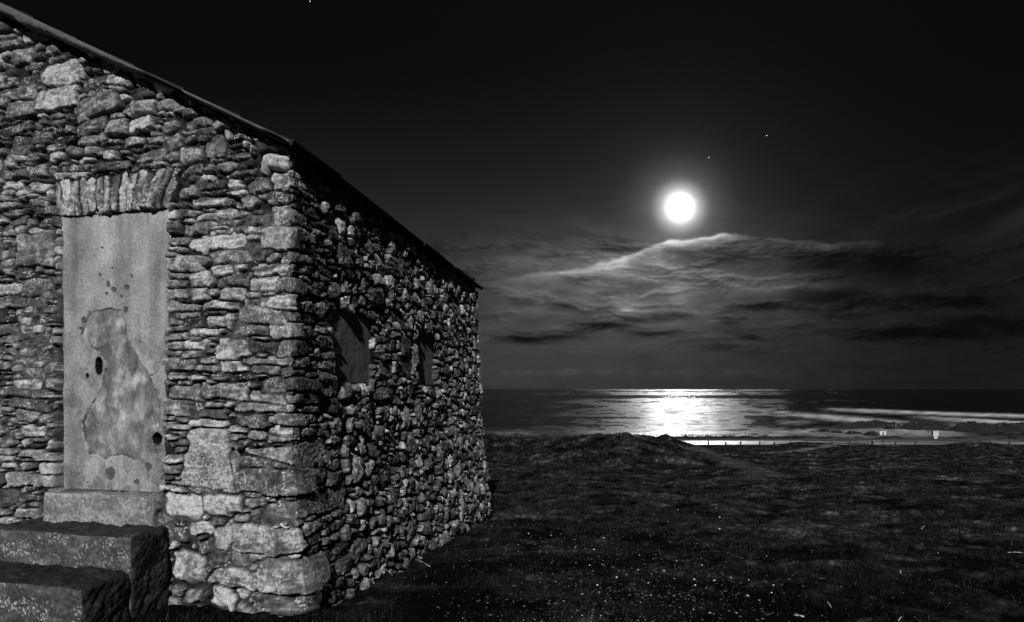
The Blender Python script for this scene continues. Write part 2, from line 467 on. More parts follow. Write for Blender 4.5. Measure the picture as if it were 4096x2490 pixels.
m1 = mn[idc]
E = np.minimum((D2 - D1) / 2, .014 - D1)
rs = np.random.default_rng(3)
NS_ = len(S)
tiltu = rs.normal(0, .10, NS_); tiltz = rs.normal(0, .13, NS_)
f1 = rs.uniform(0, 6.28, NS_); f2 = f1 + rs.uniform(1.5, 4.5, NS_); fs1 = rs.uniform(.12, .6, NS_); fo1 = rs.uniform(-.1, .7, NS_)
fs2 = rs.uniform(.12, .5, NS_); fo2 = rs.uniform(0, .8, NS_)
bev = np.where(S[:, 8] == 1, mn * .34, np.where(S[:, 8] == 3, .006, .003)) * rs.uniform(.8, 1.4, NS_)
jw = rs.uniform(.0025, .0095, NS_)
du = UU - S[idc, 0]; dz = ZZ - S[idc, 1]
H = S[idc, 6] * np.where(UU < W, .68, .62)
t = np.clip((E - jw[idc]) / bev[idc], 0, 1)
prof = 1 - (1 - t) ** 2.4
kind = S[idc, 8]
top = H + du * tiltu[idc] + dz * tiltz[idc] * np.where(kind == 2, .3, 1)
sl = S[idc, 3]
pl1 = H + fs1[idc] * (fo1[idc] * m1 - (du * np.cos(f1[idc]) + dz * np.sin(f1[idc])))
pl2 = H + fs2[idc] * (fo2[idc] * m1 - (du * np.cos(f2[idc]) + dz * np.sin(f2[idc])))
sharp = np.where(kind == 3, 0.12, 1.0)
top = top * (1 - sharp) + np.minimum(np.minimum(top, pl1), pl2) * sharp
top = np.clip(top, H * .25, .12)
off = (idc * 37.7) % 91
rot = S[idc, 4]
al = du * np.cos(rot) + dz * np.sin(rot); ac = -du * np.sin(rot) + dz * np.cos(rot)
swap = kind == 2
al2 = np.where(swap, ac, al); ac2 = np.where(swap, al, ac)
layer = fbm(al2 * 9 + off, ac2 * 75 + off * .3, 21, 3)
rough = fbm(UU * 28 + off, ZZ * 28, 22, 4, .6)
lay_amt = np.where(kind == 1, .0012, np.where(kind == 3, .001, .0055))
ridge = 1 - np.abs(fbm(UU * 17 + off, ZZ * 26, 24, 4, .6)) * 3.2
lw_ = rs.uniform(0, 1.6, NS_)[idc]
surf = top + layer * lay_amt * 1.4 * lw_ + rough * np.where(kind == 3, .007, .010) + .0025 * ridge * (kind != 3)
mort_mask = sstep(fbm(UU * 2.2, ZZ * 2.6, 31, 3) + np.where((UU < W) & (ZZ < 1.2), .04, -.22) + np.where((UU > W), -.05, 0), -.05, .25)
mort = -.012 + .024 * mort_mask + .007 * fbm(UU * 22, ZZ * 22, 33, 4)
hgt = mort + (surf - mort) * prof
mort = np.where(kind == 2, np.maximum(mort, H * .55), mort)
hgt = mort + (surf - mort) * prof
hgt = np.where(ID < 0, mort, hgt)
hgt = np.maximum(hgt, mort - .004)
# openings in the height field
jam = (.006 * fbm(UU * 2, ZZ * 7, 40, 4, .6)) * (ZZ < 1.2)
for k, (a0, a1, b0, b1) in enumerate([DOOR] + WIN):
    dep = -.14 if k == 0 else -.14
    d_in = np.minimum(np.minimum(UU - a0, a1 - UU), np.minimum(ZZ - b0, b1 - ZZ)) + jam
    ww = .014 if k == 0 else .03
    f = np.clip(d_in / ww, 0, 1)
    hgt = hgt * (1 - f) + dep * f
# the walls lean back a little from the foot up
lean = np.clip(.05 - .036 * (ZZ + 1.4), -.055, .06)
hgt = hgt - .030 + lean
lim = np.where(UU < W, roof_z(W - UU), 9)
bed = sstep(ZZ, lim - .05, lim - .01) * (UU < W)
hgt = hgt * (1 - .35 * bed)

# --- albedo of each stone and of the mortar
tone = (S[:, 5] * np.exp(rs.normal(0, .42, NS_)))[idc] * .90 * np.exp(1.6 * lw_ * fbm(al2 * 5 + off, ac2 * 28, 51, 4, .6) + 2.0 * fbm(UU * 22, ZZ * 26, 52, 5, .7))
pale = sstep(fbm(UU * 7 + off, ZZ * 7, 53, 4), .12, .38)
tone = tone * (1 + .75 * pale)
dark = sstep(fbm(UU * 5, ZZ * 5 + 9, 54, 4), .1, .4)
tone = tone * (1 - .55 * dark)
# pale lichen, in specks
lic = fbm(UU * 62, ZZ * 70, 55, 3, .75) + .9 * np.minimum(fbm(UU * 8, ZZ * 8, 56, 3) + S[idc, 9] * .42 - .30, .12)
lm = sstep(lic, .19, .25)
tone = tone * (1 - lm) + .62 * lm
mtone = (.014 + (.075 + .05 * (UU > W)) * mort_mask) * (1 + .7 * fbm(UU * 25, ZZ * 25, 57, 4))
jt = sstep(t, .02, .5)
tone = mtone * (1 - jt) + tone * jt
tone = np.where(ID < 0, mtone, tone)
tone = np.where(UU > W, tone * (.74 - .22 * np.exp(-((UU - W) / .45) ** 2)), tone)       # side wall's shade painted into the tone, deepest by the corner
tone = np.clip(tone, .012, .62)

P2, N2 = perimeter(U)
V = np.zeros((nu, nz, 3))
OFFZ = np.interp(Z, [-2.1, -1.4, -.45, 1.6, 3], [.035, .035, -.045, -.055, -.055])
sg_ = np.abs(W - U); wgt = np.where(U <= W, np.clip(1 - sg_ / .9, 0, 1) ** 2, np.where(U < W + LEN, 1.0, np.clip(1 - (U - W - LEN) / .9, 0, 1) ** 2))
SH = wgt[:, None] * OFFZ[None, :]
V[:, :, 0] = P2[:, 0, None] + N2[:, 0, None] * hgt + NS[0] * SH
V[:, :, 1] = P2[:, 1, None] + N2[:, 1, None] * hgt + NS[1] * SH
V[:, :, 2] = ZZ
uc = (U[1:] + U[:-1])[:, None] / 2; zc = (Z[1:] + Z[:-1])[None, :] / 2
side1 = (uc > W) & (uc < W + LEN); side2 = uc > 2 * W + LEN
sgab = np.where(uc < W, W - uc, uc - W - LEN)
topz = np.where(side1 | side2, 1.552 - .040 * np.clip(uc - W, 0, LEN) * side1, roof_z(np.clip(sgab, 0, W)) + .004)
keep = zc < topz
house = empty('stone_building', (C0[0], C0[1], ZB), label='roofless-looking rubble stone building with a blocked up doorway in its gable', cat='building')
house['label'] = 'old rubble stone building with a blocked up doorway in its gable end'
def inw(V):
    V = V.reshape(-1, 3).copy(); V -= np.array([C0[0], C0[1], ZB]); return V
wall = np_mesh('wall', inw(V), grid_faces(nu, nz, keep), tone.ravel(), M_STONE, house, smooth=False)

# ------------------------------------------------------------------ blocked doorway
def infill(name, s0, s1, z0, z1, depth, step, mk, fn, dirv, nrm, org):
    a = np.arange(s0, s1 + step, step); b = np.arange(z0, z1 + step, step)
    A, B = np.meshgrid(a, b, indexing='ij')
    h, tn = fn(A, B)
    P = org[None, None, :2] + A[..., None] * dirv + (h - depth)[..., None] * nrm
    V = np.concatenate([P, B[..., None]], -1)
    return np_mesh(name, inw(V), grid_faces(len(a), len(b)), tn.ravel(), mk, house)

body = [(200, 745), (240, 738), (266, 742), (277, 775), (285, 820), (300, 850), (318, 875), (335, 905), (352, 945), (360, 985), (356, 1030), (345, 1065), (338, 1100),
        (325, 1122), (300, 1110), (280, 1100), (250, 1098), (230, 1107), (190, 1095), (180, 1060), (173, 1020), (185, 985), (205, 960), (220, 930), (228, 895), (232, 868), (215, 848), (195, 830), (168, 805), (175, 775), (188, 755)]
body = [(x / .6016, y / .6016) for x, y in body]
pits = [(645, 710, 10, 18), (705, 775, 15, 28), (745, 815, 25, 16), (840, 800, 19, 24), (697, 847, 12, 15), (805, 870, 12, 14), (875, 720, 9, 18), (832, 965, 16, 26),
        (570, 980, 8, 10), (525, 1040, 16, 28), (1135, 1180, 20, 55), (665, 512, 10, 8), (735, 660, 8, 12), (1025, 1447, 15, 9), (500, 1100, 14, 12), (940, 1200, 6, 14)]
pits = [(x / 1.805, 700 + y / 1.805, a / 1.805, b / 1.805, .25) for x, y, a, b in pits]
pits += [(x / 1.805, 1660 + y / 1.805, a / 1.805, b / 1.805, dd) for x, y, a, b, dd in
         [(1125, 120, 26, 34, .2), (1072, 258, 36, 40, .3), (720, 440, 36, 50, .25), (915, 500, 22, 22, .2), (545, 505, 16, 6, .2), (1000, 390, 26, 34, .15)]]
holes = [(355, 1462, 13.5, 36), (308, 1503, 6, 10), (590, 1758, 21, 23)]
def door_fn(A, B):
    # back to picture-like coordinates of the gable plane (a fixed linear map of the wall)
    Y = C0[1] + A * TG[1]
    px = 2048 + F * (C0[0] + A * TG[0]) / Y; py = 1557 - F * B / Y
    wx = px + 7 * fbm(A * 18, B * 18, 61, 3); wy = py + 7 * fbm(A * 18, B * 18, 62, 3)
    sd = poly_sd(wx, wy, body)
    inn = sstep(sd, -2, 3)
    base = .36 * np.exp(.75 * fbm(A * 4, B * 3, 63, 4, .6) + .35 * fbm(A * 45, B * 45, 64, 3) - .35 * np.exp(-((px - 250) / 30.) ** 2))
    streak = sstep(fbm(A * 9, B * .7, 65, 3), .05, .4)
    base = base * (1 - .22 * streak)
    pale = np.exp(-((px - 618) / 18.) ** 2) * sstep(py, 900, 1000) * (1 - sstep(py, 1180, 1400))
    base = base * (1 + .35 * pale)
    blot = fbm(A * 7, B * 5, 66, 4)
    inside = .29 * np.exp(1.25 * blot + .35 * sstep(fbm(A * 11, B * 6, 74, 4), .02, .2) - .3 + .15 * fbm(A * 60, B * 60, 67, 2)) * (1 - .35 * np.exp(-((px - 400) / 90.) ** 2 - ((py - 1410) / 50.) ** 2) - .35 * np.exp(-((px - 400) / 160.) ** 2 - ((py - 1830) / 50.) ** 2))
    inside = inside + .12 * np.exp(-((px - 430) / 55.) ** 2 - ((py - 1740) / 80.) ** 2) + .06 * np.exp(-((px - 430) / 30.) ** 2 - ((py - 1290) / 25.) ** 2)
    fl_ = sstep(fbm(A * 8 + 3, B * 6, 76, 5, .6), .10, .16)
    base = base * (1 - .28 * fl_ * sstep(py, 1150, 1500)); inside = inside * (1 + .55 * sstep(fbm(A * 9, B * 7, 77, 5, .6), .05, .22) - .25 * sstep(fbm(A * 12, B * 9, 78, 4), .08, .2))
    tn = base * (1 - inn) + inside * inn
    h = .004 * fbm(A * 6, B * 6, 68, 4) + .0015 * vnoise(A * 120, B * 120, 69) - .009 * inn + .0015 * sstep(fbm(A * 6, B * 5, 75, 4), 0, .03)
    crack = np.exp(-(sd / 3.0) ** 2) * sstep(fbm(A * 8, B * 8, 70, 3), -.25, .1)
    tn = tn * (1 - .75 * crack); h = h - .007 * crack
    low = sstep(py, 1850, 1960) * sstep(fbm(A * 9, B * 9, 71, 3), 0, .3)
    tn = tn * (1 - .35 * low)
    edge = np.minimum(A - DS0, DS1 - A) / .05
    h = h + .012 * np.clip(1 - edge, 0, 1) ** 2
    for (x, y, a, b, dd) in pits:
        q = np.hypot((wx - x) / a, (wy - y) / b)
        m = 1 - sstep(q, .75, 1.1)
        h = h - .010 * m; tn = tn * (1 - m) + .10 * m if dd < .3 else tn * (1 - .35 * m)
    for (x, y, a, b) in holes:
        q = np.hypot((px - x) / a, (py - y) / b) + .1 * vnoise(A * 30, B * 30, 72)
        m = 1 - sstep(q, .8, 1.0)
        h = h - .22 * m; mt_ = 1 - sstep(q, 1.05, 1.2); tn = tn * (1 - mt_) + .006 * mt_  # shade inside the hole painted in as near-black tone
        rim = np.exp(-((q - 1.3) / .15) ** 2)
        tn = tn * (1 - .25 * rim)
    sp = sstep(fbm(A * 90, B * 90, 73, 2), .55, .6)
    tn = np.clip(tn * (1 - sp) + .75 * sp, .01, .8)
    return h, tn
di = infill('door_infill', DS0 - .012, DS1 + .012, DZ0 - .005, DZ1 + .02, .078, .0032, M_CONC, door_fn, TG, NG, C0)
di['label'] = 'pale cement infill blocking the doorway, with two holes and a peeled patch'

def win_fn(A, B):
    h = .006 * fbm(A * 8, B * 8, 81, 4)
    tn = .15 * (1 + .5 * fbm(A * 14, B * 2.5, 82, 4) + .3 * fbm(A * 40, B * 40, 83, 3))
    return h, np.clip(tn, .02, .5)
for (a0, a1, b0, b1) in WIN:
    infill('window_infill', a0 - W - .01, a1 - W + .01, b0 - .01, b1 + .01, .065, .006, M_CONC, win_fn, TS, NS, C0 - NS * .052)

# rough blocks: a box whose faces are finely gridded and displaced
def rough_block(name, org, ex, ey, ez, mat, parent, step=.012, amp=.008, tone=.25, seed=0, lich=.3, round_=.02, topdark=1.0, off=None):
    """closed block spanned by ex, ey, ez with rounded broken edges"""
    org, ex, ey, ez = [np.array(q, float) for q in (org, ex, ey, ez)]
    L = [np.linalg.norm(q) for q in (ex, ey, ez)]
    D = [q / l for q, l in zip((ex, ey, ez), L)]
    allV = []; allF = []; allT = []; base = 0
    for ax in range(3):
        for sgn in (0, 1):
            i, j = [(1, 2), (2, 0), (0, 1)][ax]
            a = np.linspace(0, L[i], max(3, int(L[i] / step) + 2)); b = np.linspace(0, L[j], max(3, int(L[j] / step) + 2))
            A, B = np.meshgrid(a, b, indexing='ij')
            c = [None] * 3; c[i] = A; c[j] = B; c[ax] = np.full_like(A, sgn * L[ax])
            # pull corners in towards a rounded box
            q = []
            for m in range(3):
                r = min(round_, L[m] / 2 * .95)
                q.append(np.clip(c[m], r, L[m] - r))
            dv = np.stack([c[m] - q[m] for m in range(3)], -1)
            ln = np.linalg.norm(dv, axis=-1) + 1e-9
            r = round_
            pos = np.stack(q, -1) + dv / ln[..., None] * np.minimum(ln, r)[..., None]
            P = org + pos[..., 0:1] * D[0] + pos[..., 1:2] * D[1] + pos[..., 2:3] * D[2]
            nn = (dv[..., 0:1] * D[0] + dv[..., 1:2] * D[1] + dv[..., 2:3] * D[2]) / ln[..., None]
            k = P[..., 0] * 1.0 + P[..., 1] * .7; k2 = P[..., 2] * 1.0 - P[..., 1] * .6 + P[..., 0] * .3
            n_ = fbm(k * 5, k2 * 5, seed, 5, .6) * amp * 3 + fbm(k * 30, k2 * 30, seed + 5, 3) * amp * .6
            chip = -sstep(fbm(k * 6 + 5, k2 * 7, seed + 9, 3), .12, .4) * np.clip(1 - np.abs(ln - r) / (r + 1e-6), 0, 1) * 0
            P = P + nn * n_[..., None]
            up = nn[..., 2] if D[2][2] > .5 else nn[..., 2]
            kd, kd2 = k, k2; k = A + ax * 3.7; k2 = B + sgn * 1.3
            if i == 2: k, k2 = k2, k
            tn = tone * np.exp(1.2 * fbm(k * 5, k2 * 8, seed + 2, 5, .65) + .9 * fbm(k * 40, k2 * 40, seed + 3, 3))
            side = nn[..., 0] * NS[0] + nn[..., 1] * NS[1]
            if topdark < .5: tn = np.where(side > .6, tn * .30, tn)  # shade on the right-hand faces painted into the tone
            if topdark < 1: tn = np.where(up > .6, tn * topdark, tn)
            lm = sstep(fbm(k * 75, k2 * 75, seed + 4, 3, .75) + .9 * np.minimum(fbm(k * 6, k2 * 9, seed + 8, 3) + lich * .42 - .30, .10), .20, .26) * np.where(up > .6, .1, 1) * np.where(nn[..., 0] * NS[0] + nn[..., 1] * NS[1] > .5, .12, 1)
            tn = tn * (1 - lm) + .50 * lm
            na, nb = A.shape
            f = grid_faces(na, nb) + base
            if sgn == 0: f = f[:, ::-1]
            allV.append(P.reshape(-1, 3)); allF.append(f); allT.append(np.clip(tn, .01, .7).ravel()); base += na * nb
    V = np.concatenate(allV)
    if off is not None: V = V - np.array(off)
    return np_mesh(name, V, np.concatenate(allF), np.concatenate(allT), mat, parent)

def gp(s, d, z):   # a point d metres out from the gable at s
    p = C0 + TG * s + NG * d
    return np.array([p[0], p[1], z])
TG3 = np.array([TG[0], TG[1], 0]); NG3 = np.array([NG[0], NG[1], 0])
M_STEP = tone_material('worn step concrete', rough=0.92, spec=0.2, grain=60, grain_amt=0.45, bump=0.006, bump_scale=40)
HO = (C0[0], C0[1], ZB)
sill = rough_block('sill', gp(1.07, -.12, -.975), TG3 * .93, NG3 * .19, (0, 0, .245), M_STEP, house, .010, .006, .27, 101, .5, .022, .9, HO)

steps = empty('stone_steps', tuple(gp(1.55, .4, -1.5)), label='two worn concrete steps with mossy treads below the blocked doorway', cat='steps')
SO = tuple(gp(1.55, .4, -1.5))
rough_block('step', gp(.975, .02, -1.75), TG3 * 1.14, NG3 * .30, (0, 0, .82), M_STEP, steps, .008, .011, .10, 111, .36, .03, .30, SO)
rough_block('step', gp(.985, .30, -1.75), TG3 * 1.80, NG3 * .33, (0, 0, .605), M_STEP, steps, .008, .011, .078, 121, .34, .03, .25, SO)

# ------------------------------------------------------------------ roof
roof = MB(); verge = MB()
UP = np.array([0, 0, 1.0]); TS3 = np.array([TS[0], TS[1], 0]); NS3 = np.array([NS[0], NS[1], 0])
rr = random.Random(4)
slope = 0.52
for sidei in (0, 1):
    ds = TG3 if sidei == 0 else -TG3
    o0 = np.array([C0[0], C0[1], 0]) if sidei == 0 else np.array([C0[0], C0[1], 0]) + TG3 * W
    sdir = ds + UP * slope
    npl = np.cross(sdir, TS3); npl /= np.linalg.norm(npl)
    if npl[2] < 0: npl = -npl
    s0 = .058
    k = 0
    while s0 < W / 2 - .01:
        s1 = min(s0 + rr.uniform(.36, .5), W / 2)
        t0 = -.005
        while t0 < LEN + .03:
            t1 = min(t0 + rr.uniform(.55, .95), LEN + .035)
            lift = rr.uniform(-.002, .003); th = .020 + rr.uniform(0, .002)
            tt0 = t0 + (rr.uniform(-.012, .012) if t0 < 0 else .003)
            e0 = s0 - (rr.uniform(0, .02))
            a = o0 + ds * e0 + UP * (1.537 + slope * e0 + .008) + TS3 * tt0 + npl * lift
            a = a - UP * .034 * max(0, t0)
            roof.box(a, sdir * (s1 - e0 + .02) - npl * .012, (TS3 - UP * (.034 if tt0 > .1 else 0)) * (t1 - tt0), npl * th + npl * .012)
            t0 = t1
        s0 = s1; k += 1
ro = roof.build('roof', M_ROOF, house)
ro.data.transform(__import__('mathutils').Matrix.Translation((-HO[0], -HO[1], -HO[2])))
# cement verge: ragged lower edge on the gable under the slates
a = np.arange(.05, W - .03, .008); b = np.linspace(0, 1, 14)
A, B = np.meshgrid(a, b, indexing='ij')
sw = np.minimum(A, W - A)
hgtv = (.022 + .050 * sstep(sw, .9, 2.5)) * (1 + .35 * fbm(A * 9, A * 0 + .5, 141, 3)) * (1 - .75 * sstep(fbm(A * 2.3 + 1.2, A * 0, 143, 2), .12, .3) * (sw < 1.6))
zt = 1.545 + .52 * sw + .019
zz = zt - B * hgtv
outd = .040 * np.sqrt(np.clip(1 - B ** 4, 0, 1)) + .01 + .003 * fbm(A * 20, B * 3, 142, 3)
outd[:, -1] = -.08
P = C0 + A[..., None] * TG + outd[..., None] * NG
Vv = np.concatenate([P, zz[..., None]], -1)
tv = .145 * (1 + .5 * fbm(A * 5, B * .8, 144, 4) + .2 * fbm(A * 50, B * 6, 145, 2))
np_mesh('verge', inw(Vv), grid_faces(len(a), len(b)), np.clip(tv, .03, .5).ravel(), M_CONC, house)

# ------------------------------------------------------------------ terrain
SEA = -8.0
def px_of(X, Y): return 2048 + F * X / np.maximum(Y, .1)
def mound(X, Y, cx, cy, rx, ry, h, p=1.0):
    q = ((X - cx) / rx) ** 2 + ((Y - cy) / ry) ** 2
    return h * np.exp(-q ** p)
def at(x, Y): return (x - 2048) / F * Y
def terrain_z(X, Y):
    r = np.hypot(X, Y)
    z = -1.44 - .080 * np.maximum(Y - 3.6, 0) + 0.02 * np.minimum(Y - 3.6, 0)
    # footing along the side wall
    z = z - .03 * np.exp(-((X + .9) ** 2 + (Y - 6) ** 2) / 6)
    # flat track behind the posts, hollow between
    fl = sstep(Y, 57, 60)
    z = z * (1 - fl) + fl * (-5.98 - .045 * np.clip(Y - 65, 0, 8))
    # dune mounds
    ms_ = [mound(X, Y, at(2440, 25), 25, 3.5, 3.6, 1.12, 1.2), mound(X, Y, at(2130, 27), 27, 3.0, 2.6, .98), mound(X, Y, at(1900, 27), 27, 3.5, 2.8, 1.03),
           mound(X, Y, at(2655, 33), 33, .75, 1.2, .98), mound(X, Y, at(2640, 33), 33, 2.6, 2.6, .84, 1.2), mound(X, Y, at(3230, 52), 52, 2.4, 2.2, .42),
           mound(X, Y, at(3900, 46), 46, 4.5, 2.5, .40), mound(X, Y, at(1600, 28), 28, 6, 4, 1.1)]
    z = z + sum(np.maximum(q, 0) ** 4 for q in ms_) ** .25
    # vegetation bank beyond the track
    x = px_of(X, Y)
    bank = np.exp(-((Y - 71) / 2.8) ** 2)
    bl = .9 * sstep(-x, -3480, -3150) + .8 * np.exp(-((x - 3560) / 60) ** 2) + .75 * np.exp(-((x - 3850) / 70) ** 2) + .8 * sstep(x, 3930, 4060)
    z = z + bank * bl * (.22 + .25 * fbm(X * .6, Y * .6, 203, 3))
    # beach down to the sea
    waterline = 84 + 12 * sstep(x, 3380, 3760) + 8 * sstep(x, 3800, 4100)
    f = np.clip((Y - 72) / (waterline - 72), 0, 1.6)
    z = z - (1.70) * f * sstep(Y, 71, 74)
    z = np.where(Y > 71, np.maximum(z, -9.2), z)
    # tussocks and hollows
    far = np.clip(r / 14, .25, 1.0)
    onsand = sstep(Y, 56, 59)
    lum = .16 * fbm(X * .35, Y * .45, 211, 4) * far + .085 * fbm(X * 1.6, Y * 1.6, 212, 4) * (.35 + .65 * far) + .030 * fbm(X * 6, Y * 6, 213, 4)
    veg = np.clip(bank * bl * 3, 0, 1)
    z = z + lum * (1 - onsand * (1 - veg) * .96)
    md = np.exp(-((X - at(2440, 25)) / 4) ** 2 - ((Y - 25) / 4) ** 2)
    z = z + md * .30 * fbm(X * .9, Y * .9, 216, 4) + md * .08 * fbm(X * 3.5, Y * 3.5, 217, 3)
    return z
def terrain_tone(X, Y):
    x = px_of(X, Y)
    g = fbm(X * .5, Y * .8, 221, 4); g2 = fbm(X * 3.5, Y * 4.5, 222, 4); g3 = fbm(X * 20, Y * 20, 223, 3)
    tn = .022 * np.exp(1.7 * g + 2.6 * g2 + 2.0 * g3)
    dk = sstep(fbm(X * .9 + 4, Y * 1.5, 224, 4), .02, .3)
    tn = tn * (1 - .75 * dk)
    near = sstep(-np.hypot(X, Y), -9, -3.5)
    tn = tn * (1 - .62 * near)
    # the trodden path
    def lane(pts, w):
        d = np.full(X.shape, 1e9)
        for (a, b) in zip(pts[:-1], pts[1:]):
            ex, ey = b[0] - a[0], b[1] - a[1]
            tt = np.clip(((X - a[0]) * ex + (Y - a[1]) * ey) / (ex * ex + ey * ey), 0, 1)
            d = np.minimum(d, np.hypot(X - a[0] - tt * ex, Y - a[1] - tt * ey))
        return 1 - sstep(d + .5 * fbm(X * 1.5, Y * 1.5, 225, 3), w * .5, w)
    p1 = lane([(at(2800, 33), 33), (at(2880, 25), 25), (at(2960, 20), 20), (at(3080, 15), 15)], .75)
    p2 = lane([(at(3060, 34), 34), (at(3180, 36), 36), (at(3240, 44), 44), (at(3330, 50), 50)], .7)
    tn = tn * (1 - p1 * .7) + .075 * p1 * .7
    tn = tn * (1 - p2) + .13 * p2
    sand = sstep(Y, 57, 59.5)
    bank = np.exp(-((Y - 71) / 2.8) ** 2)
    bl = .9 * sstep(-x, -3480, -3150) + .8 * np.exp(-((x - 3560) / 60) ** 2) + .75 * np.exp(-((x - 3850) / 70) ** 2) + .8 * sstep(x, 3930, 4060)
    veg = np.clip(bank * bl * 4 - 1.0, 0, 1)
    sn = sand * (1 - veg)
    tn = tn * (1 - sn) + (.075 + .02 * fbm(X * .7, Y * .7, 226, 3)) * sn
    return np.clip(tn, .004, .3)

az = np.concatenate([np.arange(-180, -50, 2.0), np.arange(-50, 50, .13), np.arange(50, 180.1, 2.0)])
rad = np.concatenate([[.05, .6, 1.2, 1.8, 2.3], np.geomspace(2.7, 60, 330)[:-1], np.arange(60, 112, .3), [118, 130, 160, 220]])
AZ, RD = np.meshgrid(R(1) * az, rad, indexing='ij')
X = np.sin(AZ) * RD; Y = np.cos(AZ) * RD
ZT = terrain_z(X, Y)
ZT = np.where(RD > 112, -9.5, ZT)
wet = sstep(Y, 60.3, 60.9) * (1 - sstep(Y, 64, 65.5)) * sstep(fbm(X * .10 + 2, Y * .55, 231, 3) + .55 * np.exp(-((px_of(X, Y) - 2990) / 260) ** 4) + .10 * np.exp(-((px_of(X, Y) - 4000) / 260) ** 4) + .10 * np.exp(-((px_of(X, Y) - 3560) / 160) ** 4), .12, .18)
painted_glare = wet * (.8 + .2 * sstep(px_of(X, Y), 3200, 3500))  # reflected glare on the wet strip, painted as pale albedo
ground = np_mesh('ground', np.stack([X, Y, ZT], -1).reshape(-1, 3), grid_faces(len(az), len(rad)), np.maximum(terrain_tone(X, Y), .34 * painted_glare).ravel(), M_GROUND, None, extra={'wet': wet.ravel()})
tag(ground, kind='structure')
# puddled sand: wetness lowers the roughness of the ground
nt = M_GROUND.node_tree; b = nt.nodes['Principled BSDF']
aw = nt.nodes.new('ShaderNodeAttribute'); aw.attribute_name = 'wet'
mr = nt.nodes.new('ShaderNodeMapRange'); mr.inputs[3].default_value = 1.0; mr.inputs[4].default_value = .30
nt.links.new(aw.outputs['Fac'], mr.inputs[0]); nt.links.new(mr.outputs[0], b.inputs['Roughness'])
m2_ = nt.nodes.new('ShaderNodeMapRange'); m2_.inputs[3].default_value = .0; m2_.inputs[4].default_value = .9
nt.links.new(aw.outputs['Fac'], m2_.inputs[0]); nt.links.new(m2_.outputs[0], b.inputs['Specular IOR Level'])

# ------------------------------------------------------------------ sea
azs = np.arange(-60, 60.01, .13); rs_ = np.concatenate([np.geomspace(70, 900, 420), np.geomspace(905, 40000, 90)])
AZ, RD = np.meshgrid(R(1) * azs, rs_, indexing='ij')
Xs = np.sin(AZ) * RD; Ys = np.cos(AZ) * RD
def sea_fields(X, Y):
    x = px_of(X, Y); y = 1557 - F * SEA / Y      # bearings only serve to place the real surf lines
    lg = np.log(np.maximum(Y, 1))
    amp = .22 * np.exp(-np.maximum(Y - 80, 0) / 260)
    z = SEA + amp * (fbm(X * .06 + .2 * fbm(X * .02, Y * .02, 301, 2), Y * .16, 302, 4)) + .05 * np.exp(-Y / 300) * fbm(X * .35, Y * .8, 303, 3)
    # surf: long, gently curved foam lines in front of the reef and a milky swash
    def line(pts, w, soft):
        P = np.array(pts, float)
        yy = np.interp(x, P[:, 0], P[:, 1]); a = np.interp(x, P[:, 0], P[:, 2])
        d = (y - yy) + 2.5 * fbm(x * .012, y * .06, 304, 3)
        return a * np.where(d < 0, np.exp(-(d / w) ** 2), np.exp(-(d / soft) ** 2))
    foam = line([(3250, 1636, 0), (3450, 1642, .75), (3700, 1652, .8), (4096, 1664, .8), (4500, 1672, .5)], 6, 9)
    foam = np.maximum(foam, line([(3600, 1664, 0), (3740, 1671, .5), (3900, 1682, .75), (4096, 1692, 1.), (4500, 1700, .6)], 6, 12))
    foam = np.maximum(foam, line([(2950, 1640, 0), (3150, 1655, .30), (3330, 1670, .7), (3560, 1690, .7), (3700, 1694, 0)], 10, 12))
    foam = np.maximum(foam, line([(3150, 1730, .10), (3400, 1728, .35), (3650, 1722, .5), (3800, 1730, .4), (3950, 1738, 0)], 14, 30))
    foam = np.maximum(foam, .30 * sstep(y, 1640, 1735) * sstep(fbm(x * .004, y * .03, 305, 4), -.05, .35) * sstep(x, 2850, 3100))
    foam = np.maximum(foam, .28 * sstep(y, 1700, 1745) * sstep(fbm(x * .006, y * .04, 306, 4), -.1, .3) * sstep(-x, -3000, -2100))
    foam = np.maximum(foam, .035 * sstep(y, 1600, 1740) * sstep(fbm(x * .004, y * .05, 308, 4), -.1, .4))
    foam = foam * (1.0 + .6 * fbm(x * .02, y * .15, 307, 3))
    # wind-roughened and slick water
    rg = .31 + .16 * fbm(x * .004, y * .05, 311, 4) + .22 * fbm(x * .016 + y * .01, y * .16 - x * .004, 312, 4, .65)
    stk = sstep(fbm(x * .007, y * .075, 314, 4, .6) + .0006 * np.abs(x - 2680) - .06, .10, .22)
    rg = rg * (1 - .55 * stk)
    rg = rg * 1.38 + .16 * fbm(x * .035, y * .32, 315, 3)
    slick = sstep(y, 1579, 1583) * (1 - sstep(y + 5 * fbm(x * .006, y * .0, 313, 2), 1592, 1600))
    slick = np.maximum(slick, .9 * np.exp(-((y - 1567) / 2.0) ** 2))
    rg = rg * (1 - slick) + .10 * slick
    rg = rg - .10 * sstep(x, 3000, 3400) * (1 - sstep(y, 1640, 1690))
    return z, np.clip(foam, 0, 1), np.clip(rg, .06, .6)
zs, foam, rgs = sea_fields(Xs, Ys)
m, nt, b = mat_new('sea water'); N = nt.nodes; L = nt.links
fa = N.new('ShaderNodeAttribute'); fa.attribute_name = 'foam'; ra = N.new('ShaderNodeAttribute'); ra.attribute_name = 'rough'
mrr = N.new('ShaderNodeMapRange'); mrr.inputs[3].default_value = .006; mrr.inputs[4].default_value = .75
L.new(fa.outputs['Fac'], mrr.inputs[0]); L.new(mrr.outputs[0], b.inputs['Base Color'])
mx = N.new('ShaderNodeMath'); mx.operation = 'MULTIPLY_ADD'; mx.inputs[1].default_value = .35
